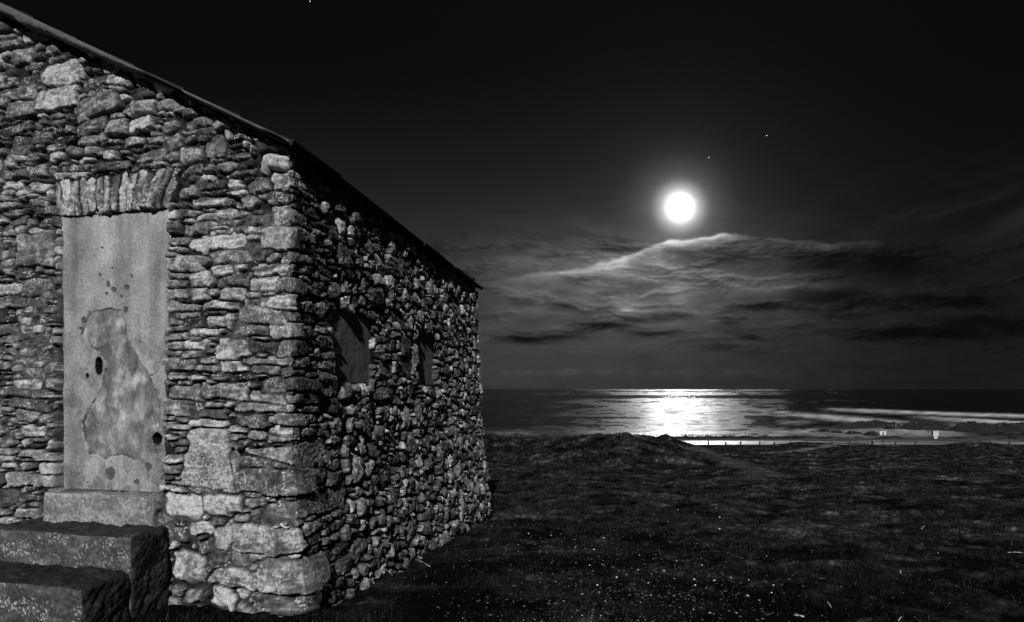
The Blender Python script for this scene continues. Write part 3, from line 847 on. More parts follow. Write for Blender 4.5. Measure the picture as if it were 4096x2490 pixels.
L.new(fa.outputs['Fac'], mx.inputs[0]); L.new(ra.outputs['Fac'], mx.inputs[2]); L.new(mx.outputs[0], b.inputs['Roughness'])
b.inputs['IOR'].default_value = 1.2
tc = N.new('ShaderNodeTexCoord'); mp = N.new('ShaderNodeMapping'); mp.inputs['Scale'].default_value = (.12, .45, 1)
L.new(tc.outputs['Object'], mp.inputs['Vector'])
nn = N.new('ShaderNodeTexNoise'); nn.inputs['Scale'].default_value = 1.0; nn.inputs['Detail'].default_value = 6; nn.inputs['Roughness'].default_value = .6
L.new(mp.outputs[0], nn.inputs['Vector'])
bp = N.new('ShaderNodeBump'); bp.inputs['Strength'].default_value = .8; bp.inputs['Distance'].default_value = .35
L.new(nn.outputs[0], bp.inputs['Height']); L.new(bp.outputs[0], b.inputs['Normal'])
# the broken surface lets about half of the light into the dark water
dk_ = N.new('ShaderNodeBsdfDiffuse'); dk_.inputs['Color'].default_value = (.004, .004, .004, 1)
fm = N.new('ShaderNodeMapRange'); fm.inputs[3].default_value = .50; fm.inputs[4].default_value = 1.0; fm.inputs[2].default_value = .3
L.new(fa.outputs['Fac'], fm.inputs[0])
ms_mix = N.new('ShaderNodeMixShader'); L.new(fm.outputs[0], ms_mix.inputs[0]); L.new(dk_.outputs[0], ms_mix.inputs[1]); L.new(b.outputs[0], ms_mix.inputs[2])
L.new(ms_mix.outputs[0], N['Material Output'].inputs['Surface'])
M_SEA = m
sea = np_mesh('sea', np.stack([Xs, Ys, zs], -1).reshape(-1, 3), grid_faces(len(azs), len(rs_)), None, M_SEA, None, extra={'foam': foam.ravel(), 'rough': rgs.ravel()})
tag(sea, kind='structure')

# ------------------------------------------------------------------ sky: a wide shell ahead, its brightness is the night sky and clouds
MOON_X, MOON_Y = 2720., 830.
def sky_fields(x, y):
    """x, y: bearings on the tangent plane ahead; returns display grey 0..255+"""
    wx = x + 60 * fbm(x * .002, y * .004, 401, 4); wy = y + 22 * fbm(x * .003, y * .006, 402, 4)
    hz = sstep(y, 150, 1500)
    left = 1 - sstep(x, 2300, 3900)
    g = 11 + hz * (15 + 31 * left)
    g = g - 8 * np.exp(-((y - 1557) / 40.) ** 2) * left * .5
    r = np.hypot(x - MOON_X, y - MOON_Y)
    cloudy = sstep(wy, 900, 1000) * (1 - sstep(wy, 1330, 1480))
    # thin cloud between the moon and the sea
    glow = np.exp(-(np.hypot((x - 2580) / 620, (y - 1110) / 210)) ** 2)
    g = g + 15 * np.exp(-((wx - 2330) / 300.) ** 2 - ((wy - 1150) / 90.) ** 2)
    n1 = fbm(wx * .0028, wy * .011, 403, 5, .55); n2 = fbm(wx * .007, wy * .022, 404, 4)
    g = g + glow * (52 + 42 * n1 + 24 * n2)
    def dens(a, b):
        u_ = a + 90 * fbm(a * .0022, b * .006, 431, 4); v_ = b + 26 * fbm(a * .004 + 5, b * .008, 432, 4)
        return fbm(u_ * .0030, v_ * .0125, 433, 6, .56)
    dm = np.maximum(r, 60.)
    ex = (MOON_X - x) / dm * 9; ey = (MOON_Y - y) / dm * 9
    c0 = dens(x, y); c1 = dens(x + ex, y + ey)
    litc = np.clip((c0 - c1) * 9.0, -.8, 1.2) * sstep(c0, -.12, .12)
    near_m = np.exp(-((x - 2650) / 700.) ** 2) * np.exp(-((y - 1080) / 220.) ** 2)
    g = g + cloudy * (27 * litc * (.25 + .9 * near_m) - 11 * sstep(c0, .02, .22) * (.4 + .6 * left) * (1 - .5 * near_m))
    g = g + cloudy * (5 * n1 + 4 * n2) * (.35 + left)
    # silver-lined upper edges
    def rim(pts, amp, up, dn, seed):
        P = np.array(pts, float)
        yy = np.interp(wx, P[:, 0], P[:, 1]); a = np.interp(wx, P[:, 0], P[:, 2])
        d = wy - yy + 16 * fbm(x * .010, y * .012, seed, 4); amp = amp * (1 + 1.1 * fbm(x * .006, y * .01, seed + 50, 4))
        return amp * a * np.where(d < 0, np.exp(-(d / up) ** 2), np.exp(-np.abs(d / dn) ** 1.3))
    g = g + rim([(1900, 1130, 0), (2100, 1105, .25), (2330, 1080, .45), (2480, 1040, .65), (2580, 995, .8), (2660, 965, 1.1), (2800, 955, 1.2), (2900, 940, 1.0), (2980, 950, .45), (3060, 960, 0)], 105, 9, 24, 411)
    g = g + rim([(2300, 1105, 0), (2440, 1040, .4), (2620, 1060, .6), (2700, 1085, .2), (2760, 1090, 0)], 70, 24, 30, 412)
    g = g + rim([(3020, 980, 0), (3120, 965, .7), (3230, 975, 1.0), (3300, 985, 1), (3350, 973, .9), (3480, 968, .5), (3560, 970, 0)], 42, 5, 16, 413)
    g = g + rim([(2880, 1165, 0), (3000, 1160, .8), (3150, 1145, .9), (3300, 1135, .3), (3400, 1130, 0)], 26, 6, 22, 414)
    g = g + rim([(2430, 1240, 0), (2520, 1232, 1), (2620, 1238, .9), (2760, 1243, .3), (2850, 1246, 0)], 32, 12, 14, 415)
    # darker lower clouds
    for (cx, cy, a, b_, dk) in [(2350, 1115, 110, 26, 26), (2560, 1150, 150, 26, 26), (2640, 1262, 150, 22, 34), (2420, 1305, 140, 16, 30), (2600, 1330, 120, 14, 26), (2860, 1030, 150, 40, 18),
                                (2090, 1360, 120, 16, 22), (2240, 1345, 90, 14, 18), (3030, 1225, 120, 24, 26), (2935, 1275, 60, 16, 20), (3010, 1348, 60, 14, 20), (2880, 1385, 80, 12, 12),
                                (3300, 1185, 210, 40, 16), (3500, 1060, 280, 60, 12), (3760, 1200, 260, 26, 12), (3700, 1330, 400, 26, 12), (2080, 1200, 60, 22, 12), (2250, 1220, 70, 20, 12),
                                (3950, 1290, 260, 30, 10), (3250, 1040, 150, 34, 12)]:
        bx_ = x + 40 * fbm(x * .006 + cx, y * .012, 441, 4); by_ = y + 20 * fbm(x * .008, y * .014 + cy, 442, 4)
        q = np.hypot((bx_ - cx) / a, (by_ - cy) / (b_ * np.where(by_ > cy, 1.25, .85)))
        g = g - dk * 1.25 * np.exp(-q ** 3) + dk * .30 * np.exp(-((q - 1.25) / .22) ** 2) * (by_ < cy) * (1 - sstep(x, 2900, 3500))
    # faint cumulus on the horizon
    cu = sstep(fbm(x * .010, y * .02, 421, 4) + .9 * np.exp(-((y - 1490) / 24.) ** 2), .62, .95) * sstep(y, 1462, 1480) * (1 - sstep(y, 1500, 1530))
    g = g + 7 * cu * left
    g = g + 5 * fbm(x * .006, y * .02, 422, 4) * sstep(y, 900, 1300)
    # faint high veil to the right
    g = g + 14 * sstep(fbm(x * .0012 + .0008 * y, y * .006 + x * .0018, 423, 4), 0, .4) * sstep(x, 2900, 3700) * np.exp(-((y - 850) / 160.) ** 2)
    # aureole of the moon in the thin air
    low = np.where(y > 945, .55, 1)
    g = np.maximum(g, 9)
    lin = ((g / 255. + .055) / 1.055) ** 2.4
    ray = 1 + .0 * r
    lin = lin + (.8 * np.exp(-(r / 62) ** 5) + .50 * np.exp(-(r / 92) ** 4) + .14 * np.exp(-(r / 135) ** 2) + .05 * np.exp(-(r / 110.)) + .014 * np.exp(-(r / 330.))) * (1 + .10 * n2) * np.where(y > 960, .8, 1)
    return lin
azd = np.concatenate([np.arange(-100, -48, 1.0), np.arange(-48, 48, .115), np.arange(48, 100.1, 1.0)])
eld = np.concatenate([np.arange(-1.5, 38, .10), np.arange(38, 88, 1.0)])
AZ, EL = np.meshgrid(R(1) * azd, R(1) * eld, indexing='ij')
DX = np.sin(AZ) * np.cos(EL); DY = np.cos(AZ) * np.cos(EL); DZ = np.sin(EL)
dyc = np.maximum(DY, .12)
sky_l = sky_fields(2048 + F * DX / dyc, 1557 - F * DZ / dyc)
mm, nt, b = mat_new('night sky'); N = nt.nodes; L = nt.links
N.remove(b); em = N.new('ShaderNodeEmission'); aa = N.new('ShaderNodeAttribute'); aa.attribute_name = 'tone'
L.new(aa.outputs['Fac'], em.inputs['Color']); em.inputs['Strength'].default_value = 1.0
L.new(em.outputs[0], N['Material Output'].inputs['Surface'])
mm.cycles.emission_sampling = 'NONE'
RD_ = 45000.
sky = np_mesh('sky', np.stack([DX, DY, DZ], -1).reshape(-1, 3) * RD_, grid_faces(len(azd), len(eld)), sky_l.ravel(), mm, None)
tag(sky, kind='structure')

def emitter(name, strength):
    m, nt, b = mat_new(name); nt.nodes.remove(b)
    e = nt.nodes.new('ShaderNodeEmission'); e.inputs['Strength'].default_value = strength
    nt.links.new(e.outputs[0], nt.nodes['Material Output'].inputs['Surface'])
    return m
def ball(name, loc, r, mat, seg=48, ring=24):
    V = [(0, 0, r)]; Fc = []
    for i in range(1, ring):
        for j in range(seg):
            a, p = math.pi * i / ring, 2 * math.pi * j / seg
            V.append((r * math.sin(a) * math.cos(p), r * math.sin(a) * math.sin(p), r * math.cos(a)))
    V.append((0, 0, -r)); n = len(V)
    for j in range(seg):
        Fc.append((0, 1 + j, 1 + (j + 1) % seg)); Fc.append((n - 1, n - 1 - seg + (j + 1) % seg, n - 1 - seg + j))
        for i in range(ring - 2):
            Fc.append((1 + i * seg + j, 1 + (i + 1) * seg + j, 1 + (i + 1) * seg + (j + 1) % seg, 1 + i * seg + (j + 1) % seg))
    me = bpy.data.meshes.new(name); me.from_pydata(V, [], Fc); me.update()
    o = link_mesh(name, me, mat); o.location = loc
    return o
def dirv(x, y, d):
    v = np.array([(x - 2048) / F, 1.0, (1557 - y) / F]); return tuple(v / np.linalg.norm(v) * d)
moon = ball('moon', dirv(MOON_X, MOON_Y, 43000.), 43000. * math.tan(R(1.25)), emitter('moonlight', 800.0))
tag(moon, 'brilliant white full moon over the dark sea above the clouds', 'moon')
ms = emitter('starlight', 1.5)
for (x, y, lab) in [(1240, 6, 'lone faint star high above the stone building'), (3067, 543, 'tiny star up and to the right of the moon, the one farther from it'), (2835, 631, 'tiny star close above the moon')]:
    st = ball('star', dirv(x, y, 43500.), 43500. * R(.035), ms, 10, 6)
    tag(st, lab, 'star', 'stars in the night sky')

# ------------------------------------------------------------------ reef rocks
def lump(name, cx, cy, z0, rx, ry, h, seed, mat, n=80, jag=.5):
    """irregular low rock with a broken outline, closed by its skirt"""
    a = np.linspace(-1.15, 1.15, n); b = np.linspace(-1.15, 1.15, max(14, n // 2))
    A, B = np.meshgrid(a, b, indexing='ij')
    q = np.hypot(A, B) + .28 * fbm(A * 2.2, B * 2.2, seed, 3)
    hh = h * (np.clip(1 - q ** 2.2, -.6, 1)) * (1 + jag * fbm(A * 4.0 * max(1, rx / ry * .3), B * 3, seed + 3, 4)) + h * .12 * fbm(A * 14, B * 9, seed + 5, 3)
    V = np.stack([A * rx, B * ry, hh], -1).reshape(-1, 3)
    o = np_mesh(name, V, grid_faces(len(a), len(b)), None, mat)
    o.location = (cx, cy, z0); return o
def y2d(y): return -SEA * F / (y - 1557.)
def reef(x0, x1, ytop, ybase, seed, label, ry=None, grp='dark rocks in the surf'):
    Yd = y2d(ybase); cx = at((x0 + x1) / 2, Yd); rx = (x1 - x0) / 2 / F * Yd
    h = (ybase - ytop) / F * Yd
    o = lump('reef_rock', cx, Yd, SEA - .05, rx * 1.05, ry or max(rx * .35, 1.2), h * 1.25, seed, M_ROCK, 110 if x1 - x0 > 150 else 50)
    tag(o, label, 'rock', grp); return o
reef(3345, 3640, 1690, 1706, 501, 'long flat black reef whose left tip points into the pale surf')
reef(3465, 3535, 1683, 1692, 502, 'small raised dark hump on top of the long flat reef', 2)
reef(3560, 3800, 1693, 1716, 503, 'broad dark reef behind the sign with two panels', 5)
reef(3760, 4000, 1697, 1722, 504, 'broad dark rubbly reef to the right of the sign with two panels', 6)
reef(3930, 4230, 1700, 1722, 505, 'wide dark reef cut by the right edge of the photo', 6)
reef(3540, 3575, 1707, 1718, 506, 'small pointed dark rock in pale water between the two signs')
reef(3630, 3680, 1710, 1722, 507, 'rounded dark rock just left of the sign with two panels')
reef(3270, 3318, 1718, 1727, 508, 'leftmost low rock awash in the milky shallows')
reef(3318, 3368, 1722, 1730, 509, 'second low rock awash in the milky shallows')
reef(3380, 3450, 1727, 1736, 510, 'wide low rock awash left of the plain white sign')
reef(3455, 3515, 1729, 1742, 511, 'dome shaped dark rock beside the plain white sign')
reef(3850, 3920, 1722, 1729, 512, 'thin flat rock at the edge of the grey beach')
reef(3950, 4060, 1710, 1720, 513, 'low dark rock nearest the pools at the far right', 3)

# ------------------------------------------------------------------ posts and signs
def tz(X, Y): return float(terrain_z(np.array([X]), np.array([Y]))[0])
places = ['leftmost post, against the bright wet track', 'second post from the left, against the bright wet track', 'third post from the left, against the bright wet track',
          'fourth post from the left, against the bright wet track', 'fifth post from the left, against the bright wet track', 'sixth post from the left, just before the grassy hump',
          'short post on top of the grassy hump', 'post just right of the grassy hump', 'post midway between the grassy hump and the plain white sign',
          'post just left of the plain white sign', 'post just right of the plain white sign', 'short post left of the sign with two panels', 'post beside the puddles at the far right', 'last short post by the puddles near the right edge']
xs = [2833, 2903, 2963, 3039, 3096, 3162, 3235, 3328, 3398, 3489, 3582, 3661, 3962, 4037]
for i, x in enumerate(xs):
    Yp = 58.6; Xp = at(x, Yp); rp = random.Random(600 + i)
    mb = MB(); hh = rp.uniform(.42, .52)
    if i == 6: hh = .38
    lean = rp.uniform(-.03, .03)
    mb.tube((0, 0, -.3), (lean * .5, 0, hh * .6), .085, .082, 9); mb.tube((lean * .5, 0, hh * .6), (lean, 0, hh), .082, .07, 9)
    o = mb.build('wooden_post', M_WOOD, smooth=False)
    g = tz(Xp, Yp); base = g
    want = -(1779 - 1557) / F * Yp
    o.location = (Xp, Yp, base)
    tag(o, 'low dark wooden ' + places[i], 'post', 'low posts edging the sandy track')
    o['label'] = ' '.join(('dark wooden ' + places[i]).split()[:16])

M_PRINT = plain_material('faded print', .22, .8, .1)
def sign_a():
    Yd = 57.0; X0 = at(3533, Yd); g = tz(X0, Yd); S_ = Yd / F
    o = empty('information_sign', (X0, Yd, g), label='plain white rectangular sign seen from behind on a thin dark pole', cat='sign', group='signs by the beach')
    zt = -(1726 - 1557) * S_ - g; zb = -(1741 - 1557) * S_ - g; x0 = (3521 - 3533) * S_; x1 = (3546 - 3533) * S_
    m = MB(); m.box((x0, .03, zb), (x1 - x0, 0, 0), (0, .03, 0), (0, 0, zt - zb)); m.build('panel', M_WHITE, o, bevel=.01)
    m = MB(); m.tube((0, 0, -.3), (0, 0, zt - .08), .035); m.build('pole', M_DARK, o)
    m = MB(); m.box((-.10, -.02, zt - .13), (.2, 0, 0), (0, .045, 0), (0, 0, .03)); m.build('bracket', M_DARK, o)
    m = MB(); m.box((-.10, -.02, zb + .10), (.2, 0, 0), (0, .045, 0), (0, 0, .03)); m.build('bracket', M_DARK, o)
def sign_b():
    Yd = 57.0; X0 = at(3743, Yd); g = tz(X0, Yd); S_ = Yd / F
    o = empty('notice_sign', (X0, Yd, g), label='white notice sign with dark text bars and a smaller plate below', cat='sign', group='signs by the beach')
    Zf = lambda y: -(y - 1557) * S_ - g
    x0, x1 = (3732.5 - 3743) * S_, (3753.5 - 3743) * S_
    m = MB(); m.box((x0, -.03, Zf(1746)), (x1 - x0, 0, 0), (0, .05, 0), (0, 0, Zf(1725) - Zf(1746))); m.build('panel', M_WHITE, o, bevel=.01)
    m = MB(); m.box((x0 - .065, -.02, Zf(1745)), (.06, 0, 0), (0, .12, 0), (0, 0, Zf(1725) - Zf(1745))); m.build('frame', M_DARK, o)
    for ya, yb, xa, xb in ((1729.6, 1727.2, 3736, 3751), (1734.6, 1732.6, 3736, 3743), (1734.6, 1732.6, 3744.5, 3751), (1744.5, 1739.5, 3741.3, 3744.3), (1744.5, 1742.5, 3744, 3746)):
        m = MB(); m.box(((xa - 3743) * S_, -.036, Zf(ya)), ((xb - xa) * S_, 0, 0), (0, .004, 0), (0, 0, Zf(yb) - Zf(ya)))
        m.build('lettering', M_PRINT, o)
    m = MB(); m.box(((3736.3 - 3743) * S_, -.03, Zf(1755.5)), (12.5 * S_, 0, 0), (0, .04, 0), (0, 0, Zf(1747.3) - Zf(1755.5))); m.build('plate', M_WHITE, o, bevel=.008)
    m = MB(); m.tube((0, .06, -.3), (0, .06, Zf(1728)), .03); m.build('pole', plain_material('grey steel', .12, .5, .1), o)
sign_a(); sign_b()

# ------------------------------------------------------------------ grass, gravel, shells
def in_house(X, Y, pad=0.0):
    dx, dy = X - C0[0], Y - C0[1]
    s = dx * TG[0] + dy * TG[1]; t = dx * TS[0] + dy * TS[1]
    return (s > -pad) & (t > -pad) & (s < W + pad) & (t < LEN + pad)
def scatter(n, rmin, rmax, seed, power=2.0, azl=-46, azr=46):
    r_ = np.random.default_rng(seed)
    rr_ = rmin * (rmax / rmin) ** (r_.random(n) ** power if power != 1 else r_.random(n))
    a_ = R(1) * (azl + (azr - azl) * r_.random(n))
    return rr_ * np.sin(a_), rr_ * np.cos(a_), r_
def blades(name, n, rmin, rmax, seed, hmin, hmax, w, tone, dens_fn=None, power=1.0):
    X, Y, r_ = scatter(n, rmin, rmax, seed, power, -50, 62)
    k = ~in_house(X, Y, .03)
    if dens_fn is not None: k &= r_.random(n) < dens_fn(X, Y)
    X, Y = X[k], Y[k]; n = len(X)
    Zg = terrain_z(X, Y)
    h = (hmin + (hmax - hmin) * r_.random(n) ** 2) * (.6 + 1.6 * np.clip(fbm(X * 1.6, Y * 2.2, 702, 4) + .15, 0, 1)); th = r_.random(n) * 6.283; lean = r_.normal(0, .55, n); th2 = r_.random(n) * 6.283
    ww = w * np.clip(np.hypot(X, Y) / 5, 1, 4) * (.6 + .8 * r_.random(n))
    p0 = np.stack([X - np.cos(th) * ww, Y - np.sin(th) * ww, Zg - .004], -1); p1 = np.stack([X + np.cos(th) * ww, Y + np.sin(th) * ww, Zg - .004], -1)
    p2 = np.stack([X + np.cos(th2) * lean * h, Y + np.sin(th2) * lean * h, Zg + h], -1)
    V = np.stack([p0, p1, p2], 1).reshape(-1, 3); Fc = np.arange(3 * n).reshape(-1, 3)
    tn = tone * (.35 + 1.3 * r_.random(n)) * (1 + .8 * fbm(X * 2, Y * 3, 700, 3)) * (1 - .5 * sstep(fbm(X * .9 + 4, Y * 1.5, 224, 4), .02, .3))
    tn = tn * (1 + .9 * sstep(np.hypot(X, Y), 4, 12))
    pale = r_.random(n) < .010
    tn = np.where(pale, tone * 5.0, tn)
    return np_mesh(name, V, Fc, np.repeat(np.clip(tn, .006, .45), 3), M_BLADE, smooth=False)
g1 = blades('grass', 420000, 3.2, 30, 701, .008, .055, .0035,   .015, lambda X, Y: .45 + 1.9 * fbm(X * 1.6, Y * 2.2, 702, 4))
tag(g1, kind='stuff', label='short dark coastal turf in front of the building', cat='grass')
# marram tufts on the dune crest
def tuft_mesh(seed, n, hgt, spread):
    r_ = np.random.default_rng(seed)
    V = []; Fc = []
    for i in range(n):
        a = r_.random() * 6.283; d = spread * r_.random() ** .7; x, y = d * math.cos(a), d * math.sin(a) * .5
        h = hgt * (.4 + .6 * r_.random()); lx = r_.normal(0, .28) * h; w_ = .006 + .006 * r_.random()
        b0 = len(V)
        V += [(x - w_, y, -.1), (x + w_, y, -.1), (x + lx * .4 + w_ * .7, y, h * .6), (x + lx * .4 - w_ * .7, y, h * .6), (x + lx, y, h)]
        Fc += [(b0, b0 + 1, b0 + 2, b0 + 3), (b0 + 3, b0 + 2, b0 + 4)]
    me = bpy.data.meshes.new('dune_grass_tuft'); me.from_pydata(V, [], Fc); me.update(); me.materials.append(M_TUFT)
    return me
M_TUFT = plain_material('marram grass', .035, .8, .3, 4, 0)
tm = [tuft_mesh(800 + i, 60, .32, .42) for i in range(3)]
def crest(x, Ya, Yb):
    """highest-looking ground along a bearing"""
    Yv = np.arange(Ya, Yb, .25); Xv = at(x, Yv); zv = terrain_z(Xv, Yv)
    k = int(np.argmax(zv / Yv)); return float(Xv[k]), float(Yv[k]), float(zv[k])
tufts = [(2010, 24, 34, .8), (2040, 24, 34, .6), (2085, 24, 34, .9), (2120, 24, 34, .6), (2175, 24, 34, 1.2), (2195, 24, 34, 1.3), (2225, 24, 34, .9), (2625, 28, 38, .6), (2668, 28, 38, .7),
         (2740, 66, 75, 1.3), (2765, 66, 75, 1.6), (2795, 66, 75, 1.6), (2828, 66, 75, 1.7), (2872, 66, 75, 1.2), (2925, 66, 75, 1.2), (2990, 66, 75, 1.0), (3060, 66, 75, .9), (3180, 66, 75, .9), (3320, 66, 75, .8), (3429, 66, 75, .9)]
for i, (x, ya, yb, sc_) in enumerate(tufts):
    X_, Y_, Z_ = crest(x, ya, yb)
    o = bpy.data.objects.new('dune_grass_tuft', tm[i % 3]); COL.objects.link(o)
    o.location = (X_, Y_, Z_ - .02); o.scale = (sc_, sc_, sc_); o.rotation_euler = (0, 0, i * 1.3)
    near = i < 7
    tag(o, 'spiky tuft of dune grass on the skyline beside the stone building' if near else ('tiny tuft of grass on the small mound before the bright sea' if i < 9 else 'dark tuft of grass on the bank beyond the sandy track'), 'grass tuft', 'tufts of dune grass')

# pebbles that lie too thick to count
def pebbles(name, n, seed, tone0, smin, smax, fn):
    X, Y, r_ = scatter(n, 3.2, 11, seed, 1.0)
    k = ~in_house(X, Y, .05); k &= r_.random(n) < fn(X, Y)
    X, Y = X[k], Y[k]; n = len(X); Zg = terrain_z(X, Y)
    base = np.array([(1, 0, 0), (.3, .9, 0), (-.8, .55, 0), (-.8, -.55, 0), (.3, -.9, 0), (0, 0, .55), (0, 0, -.5)])
    fc = [(0, 1, 5), (1, 2, 5), (2, 3, 5), (3, 4, 5), (4, 0, 5), (1, 0, 6), (2, 1, 6), (3, 2, 6), (4, 3, 6), (0, 4, 6)]
    sz = smin + (smax - smin) * r_.random(n) ** 3
    th = r_.random(n) * 6.283; st = .5 + .8 * r_.random(n)
    bx = base[None, :, 0] * sz[:, None]; by = base[None, :, 1] * (sz * st)[:, None]; bz = base[None, :, 2] * (sz * .6)[:, None]
    bx = bx + r_.normal(0, .15, bx.shape) * sz[:, None]; by = by + r_.normal(0, .15, by.shape) * sz[:, None]
    Vx = bx * np.cos(th)[:, None] - by * np.sin(th)[:, None] + X[:, None]; Vy = bx * np.sin(th)[:, None] + by * np.cos(th)[:, None] + Y[:, None]
    Vz = bz + Zg[:, None] + (sz * .25)[:, None]
    V = np.stack([Vx, Vy, Vz], -1).reshape(-1, 3)
    Fc = (np.array(fc)[None] + (np.arange(n) * 7)[:, None, None]).reshape(-1, 3)
    tn = np.repeat(np.clip(tone0 * (.4 + 1.4 * r_.random(n)), .02, .7), 7)
    return np_mesh(name, V, Fc, tn, M_PEB, smooth=False)
def peb_density(X, Y):
    x = px_of(X, Y); r = np.hypot(X, Y)
    return np.exp(-((x - 2550) / 520) ** 2) * sstep(-r, -10, -5) * .9 + .07
pb = pebbles('gravel', 22000, 901, .10, .004, .014, peb_density)
tag(pb, kind='stuff', label='small grey gravel strewn over the turf', cat='gravel')

# single white shells and chips
def shell_mesh(seed):
    r_ = np.random.default_rng(seed); n = 9; V = [(0, 0, .30)]; Fc = []
    el = .45 + .35 * r_.random()
    for ring, (rr2, zz2) in enumerate(((.55, .24), (1.0, .05), (.9, -.05))):
        for k in range(n):
            a = 6.283 * k / n; q = rr2 * (1 + .22 * math.sin(a * 2 + seed) + r_.normal(0, .07))
            V.append((q * math.cos(a), q * el * math.sin(a), zz2 + r_.normal(0, .02)))
    V.append((0, 0, -.02))
    for k in range(n):
        k2 = (k + 1) % n
        Fc.append((0, 1 + k, 1 + k2))
        for rg in range(2): Fc.append((1 + rg * n + k, 1 + (rg + 1) * n + k, 1 + (rg + 1) * n + k2, 1 + rg * n + k2))
        Fc.append((1 + 2 * n + k, len(V) - 1, 1 + 2 * n + k2))
    me = bpy.data.meshes.new('shell_fragment'); me.from_pydata(V, [], Fc); me.update(); me.materials.append(M_SHELL)
    return me
sm = [shell_mesh(i) for i in range(5)]
def ground_at(x, y):
    """walk out along the bearing until the ground is met"""
    Yv = np.geomspace(2.6, 80, 3000); zv = terrain_z(at(x, Yv), Yv)
    py = 1557 - F * zv / Yv
    k = int(np.argmax(py <= y)); return float(at(x, Yv[k])), float(Yv[k]), float(zv[k])
Z3 = lambda a: [(2000 + x / 2.24, 1900 + y / 2.24, s) for x, y, s in a]
Z4 = lambda a: [(3000 + x / 2.248, 1900 + y / 2.248, s) for x, y, s in a]
shells = Z3([(2226, 20, 4), (1016, 323, 5), (1592, 319, 8), (1940, 304, 7), (1968, 385, 10), (1506, 424, 9), (1968, 492, 10), (215, 369, 5), (255, 531, 11), (457, 548, 9), (929, 572, 10), (1022, 503, 6),
             (164, 636, 5), (665, 585, 4), (674, 657, 7), (849, 643, 5), (843, 677, 11), (919, 636, 5), (1061, 664, 4), (1250, 729, 6), (1100, 764, 5), (1050, 762, 4), (1373, 765, 8), (1583, 778, 14),
             (891, 740, 8), (465, 795, 9), (802, 818, 10), (915, 812, 10), (935, 823, 5), (843, 793, 4), (1236, 860, 11), (1180, 843, 5), (1468, 867, 14), (1355, 901, 9), (1135, 905, 8), (1045, 927, 16),
             (1606, 887, 4), (1330, 977, 12), (1297, 971, 4), (1740, 946, 14), (1748, 998, 13), (1920, 955, 14), (2068, 928, 9), (2228, 950, 11), (872, 996, 14), (428, 1006, 5), (407, 1000, 3), (620, 1006, 5),
             (736, 1080, 16), (892, 1062, 12), (1352, 1088, 9), (1425, 1094, 5), (146, 1077, 3), (942, 1143, 12), (962, 1160, 7), (1257, 1151, 7), (1462, 1149, 5), (2220, 1094, 26), (2325, 1133, 13),
             (2190, 1141, 4), (2433, 1064, 11), (1102, 1223, 9), (925, 1213, 5), (1136, 1262, 6), (1218, 1267, 4), (1256, 1279, 5), (735, 1269, 9), (905, 1273, 13), (500, 1238, 4), (485, 1287, 4), (89, 1238, 4),
             (208, 1319, 9), (1732, 1217, 16), (1708, 1246, 6), (1619, 1242, 5), (1880, 1246, 14), (2120, 1248, 9), (98, 813, 4), (148, 437, 4), (1808, 818, 14), (2135, 1070, 14), (1525, 609, 5), (1110, 863, 5), (1305, 808, 4)])
shells += Z4([(215, 90, 5), (467, 137, 6), (498, 130, 6), (350, 17, 6), (150, 738, 10), (352, 947, 8), (212, 1002, 14), (1549, 630, 7), (1690, 710, 7), (1300, 367, 6), (1850, 803, 5), (565, 1035, 4), (248, 1267, 4)])
shells += [(900 + x / 1.683, 1600 + y / 1.683, s) for x, y, s in [(1798, 857, 8), (1748, 866, 5), (1125, 1187, 5), (1695, 1197, 4), (1600, 1478, 7), (1770, 1452, 7), (1715, 1357, 5), (1395, 1243, 4), (1008, 1436, 4), (670, 1345, 14), (1002, 1240, 12)]]
for i, (x, y, s_) in enumerate(shells):
    X_, Y_, Z_ = ground_at(x, min(y, 2486))
    if in_house(np.array([X_]), np.array([Y_]))[0]: continue
    sz = s_ / 2.24 / F * Y_ * .72
    o = bpy.data.objects.new('shell_fragment', sm[i % 5]); COL.objects.link(o)
    rs3 = random.Random(i)
    o.location = (X_, Y_, Z_ + sz * .15 + .006); o.scale = (sz, sz, sz * 1.3); o.rotation_euler = (R(rs3.uniform(25, 60)), R(rs3.uniform(-15, 15)), R(rs3.uniform(-60, 60)))
    tag(o, 'small white shell fragment lying loose on the dark turf', 'shell', 'white shell fragments on the turf')
    if s_ == 26: o['label'] = 'largest of the white shell fragments on the turf'
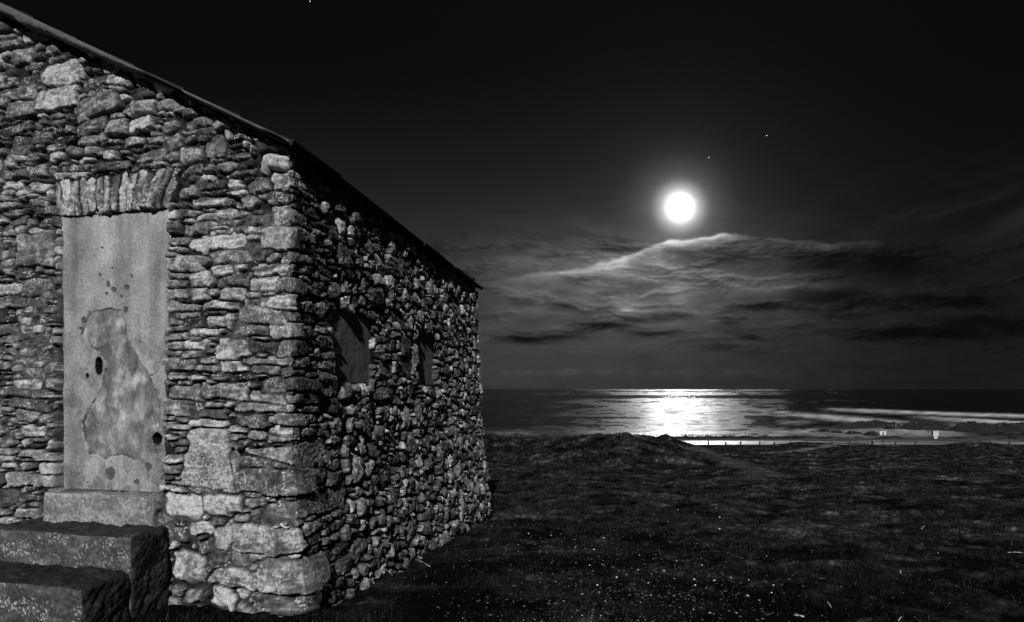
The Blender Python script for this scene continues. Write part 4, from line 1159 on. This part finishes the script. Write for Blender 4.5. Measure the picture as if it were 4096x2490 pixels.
# dry stalks
stalks = [((3172, 2466), (3216, 2473), .006, 'thick pale dry stalk lying flat at the lower edge of the turf'), ((3600, 2282), (3604, 2300), .005, 'short pale stalk standing tilted in the turf'),
          ((3592, 2488), (3607, 2468), .003, 'thin bent stalk forming a peak at the lower edge'), ((3310, 2408), (3325, 2436), .003, 'thin grey stalk leaning in the right turf'),
          ((3685, 2120), (3700, 2106), .004, 'pale stalk tip rising from the heath'), ((4030, 2213), (4090, 2214), .004, 'long pale stalk lying at the right edge'), ((1665, 2240), (1720, 2270), .003, 'curved dry stalk near the foot of the side wall')]
for (p, q, r_, lab) in stalks:
    a_ = ground_at(*p) if p[1] > q[1] else ground_at(*q); hi = q if p[1] > q[1] else p; lo = p if p[1] > q[1] else q
    flat = abs(p[0] - q[0]) > abs(p[1] - q[1])
    A_ = np.array(ground_at(*lo)); B_ = np.array(ground_at(*hi)) if flat else np.array([at(hi[0], A_[1]), A_[1], -(hi[1] - 1557) / F * A_[1]])
    A_[2] += r_ * 1.2; B_[2] += r_ * 1.2 if flat else 0
    mb = MB(); M_ = (A_ + B_) / 2 + np.array([0, 0, .004]); mb.tube((0, 0, 0), tuple(M_ - A_), r_, r_ * .9, 7); mb.tube(tuple(M_ - A_), tuple(B_ - A_), r_ * .9, r_ * .6, 7)
    o = mb.build('dry_stalk', M_TWIG, smooth=True); o.location = tuple(A_)
    tag(o, lab, 'stalk', 'dry stalks in the turf')

# crumpled white scrap on the corner stone
s_, z_ = g_sz(1145, 2101)
n = 15; a = np.linspace(-1, 1, n); b = np.linspace(-1, 1, 7); A, B = np.meshgrid(a, b, indexing='ij')
hh = .030 * np.exp(-((A - .05) / .22) ** 2) * (1 - .4 * np.abs(B)) + .006 * vnoise(A * 4, B * 4, 77)
base = gp(max(s_, .05), .052, z_)
V = A[..., None] * .052 * -TG3 + B[..., None] * .012 * NG3 + hh[..., None] * UP
V = V.reshape(-1, 3); V2 = V - np.array([0, 0, .003]); fc = grid_faces(n, 7)
o = np_mesh('paper_scrap', np.concatenate([V, V2]), np.concatenate([fc, fc[:, ::-1] + len(V)]), None, M_SHELL, smooth=False)
o.location = tuple(base)
tag(o, 'crumpled white scrap lying on a ledge of the building corner', 'paper scrap')
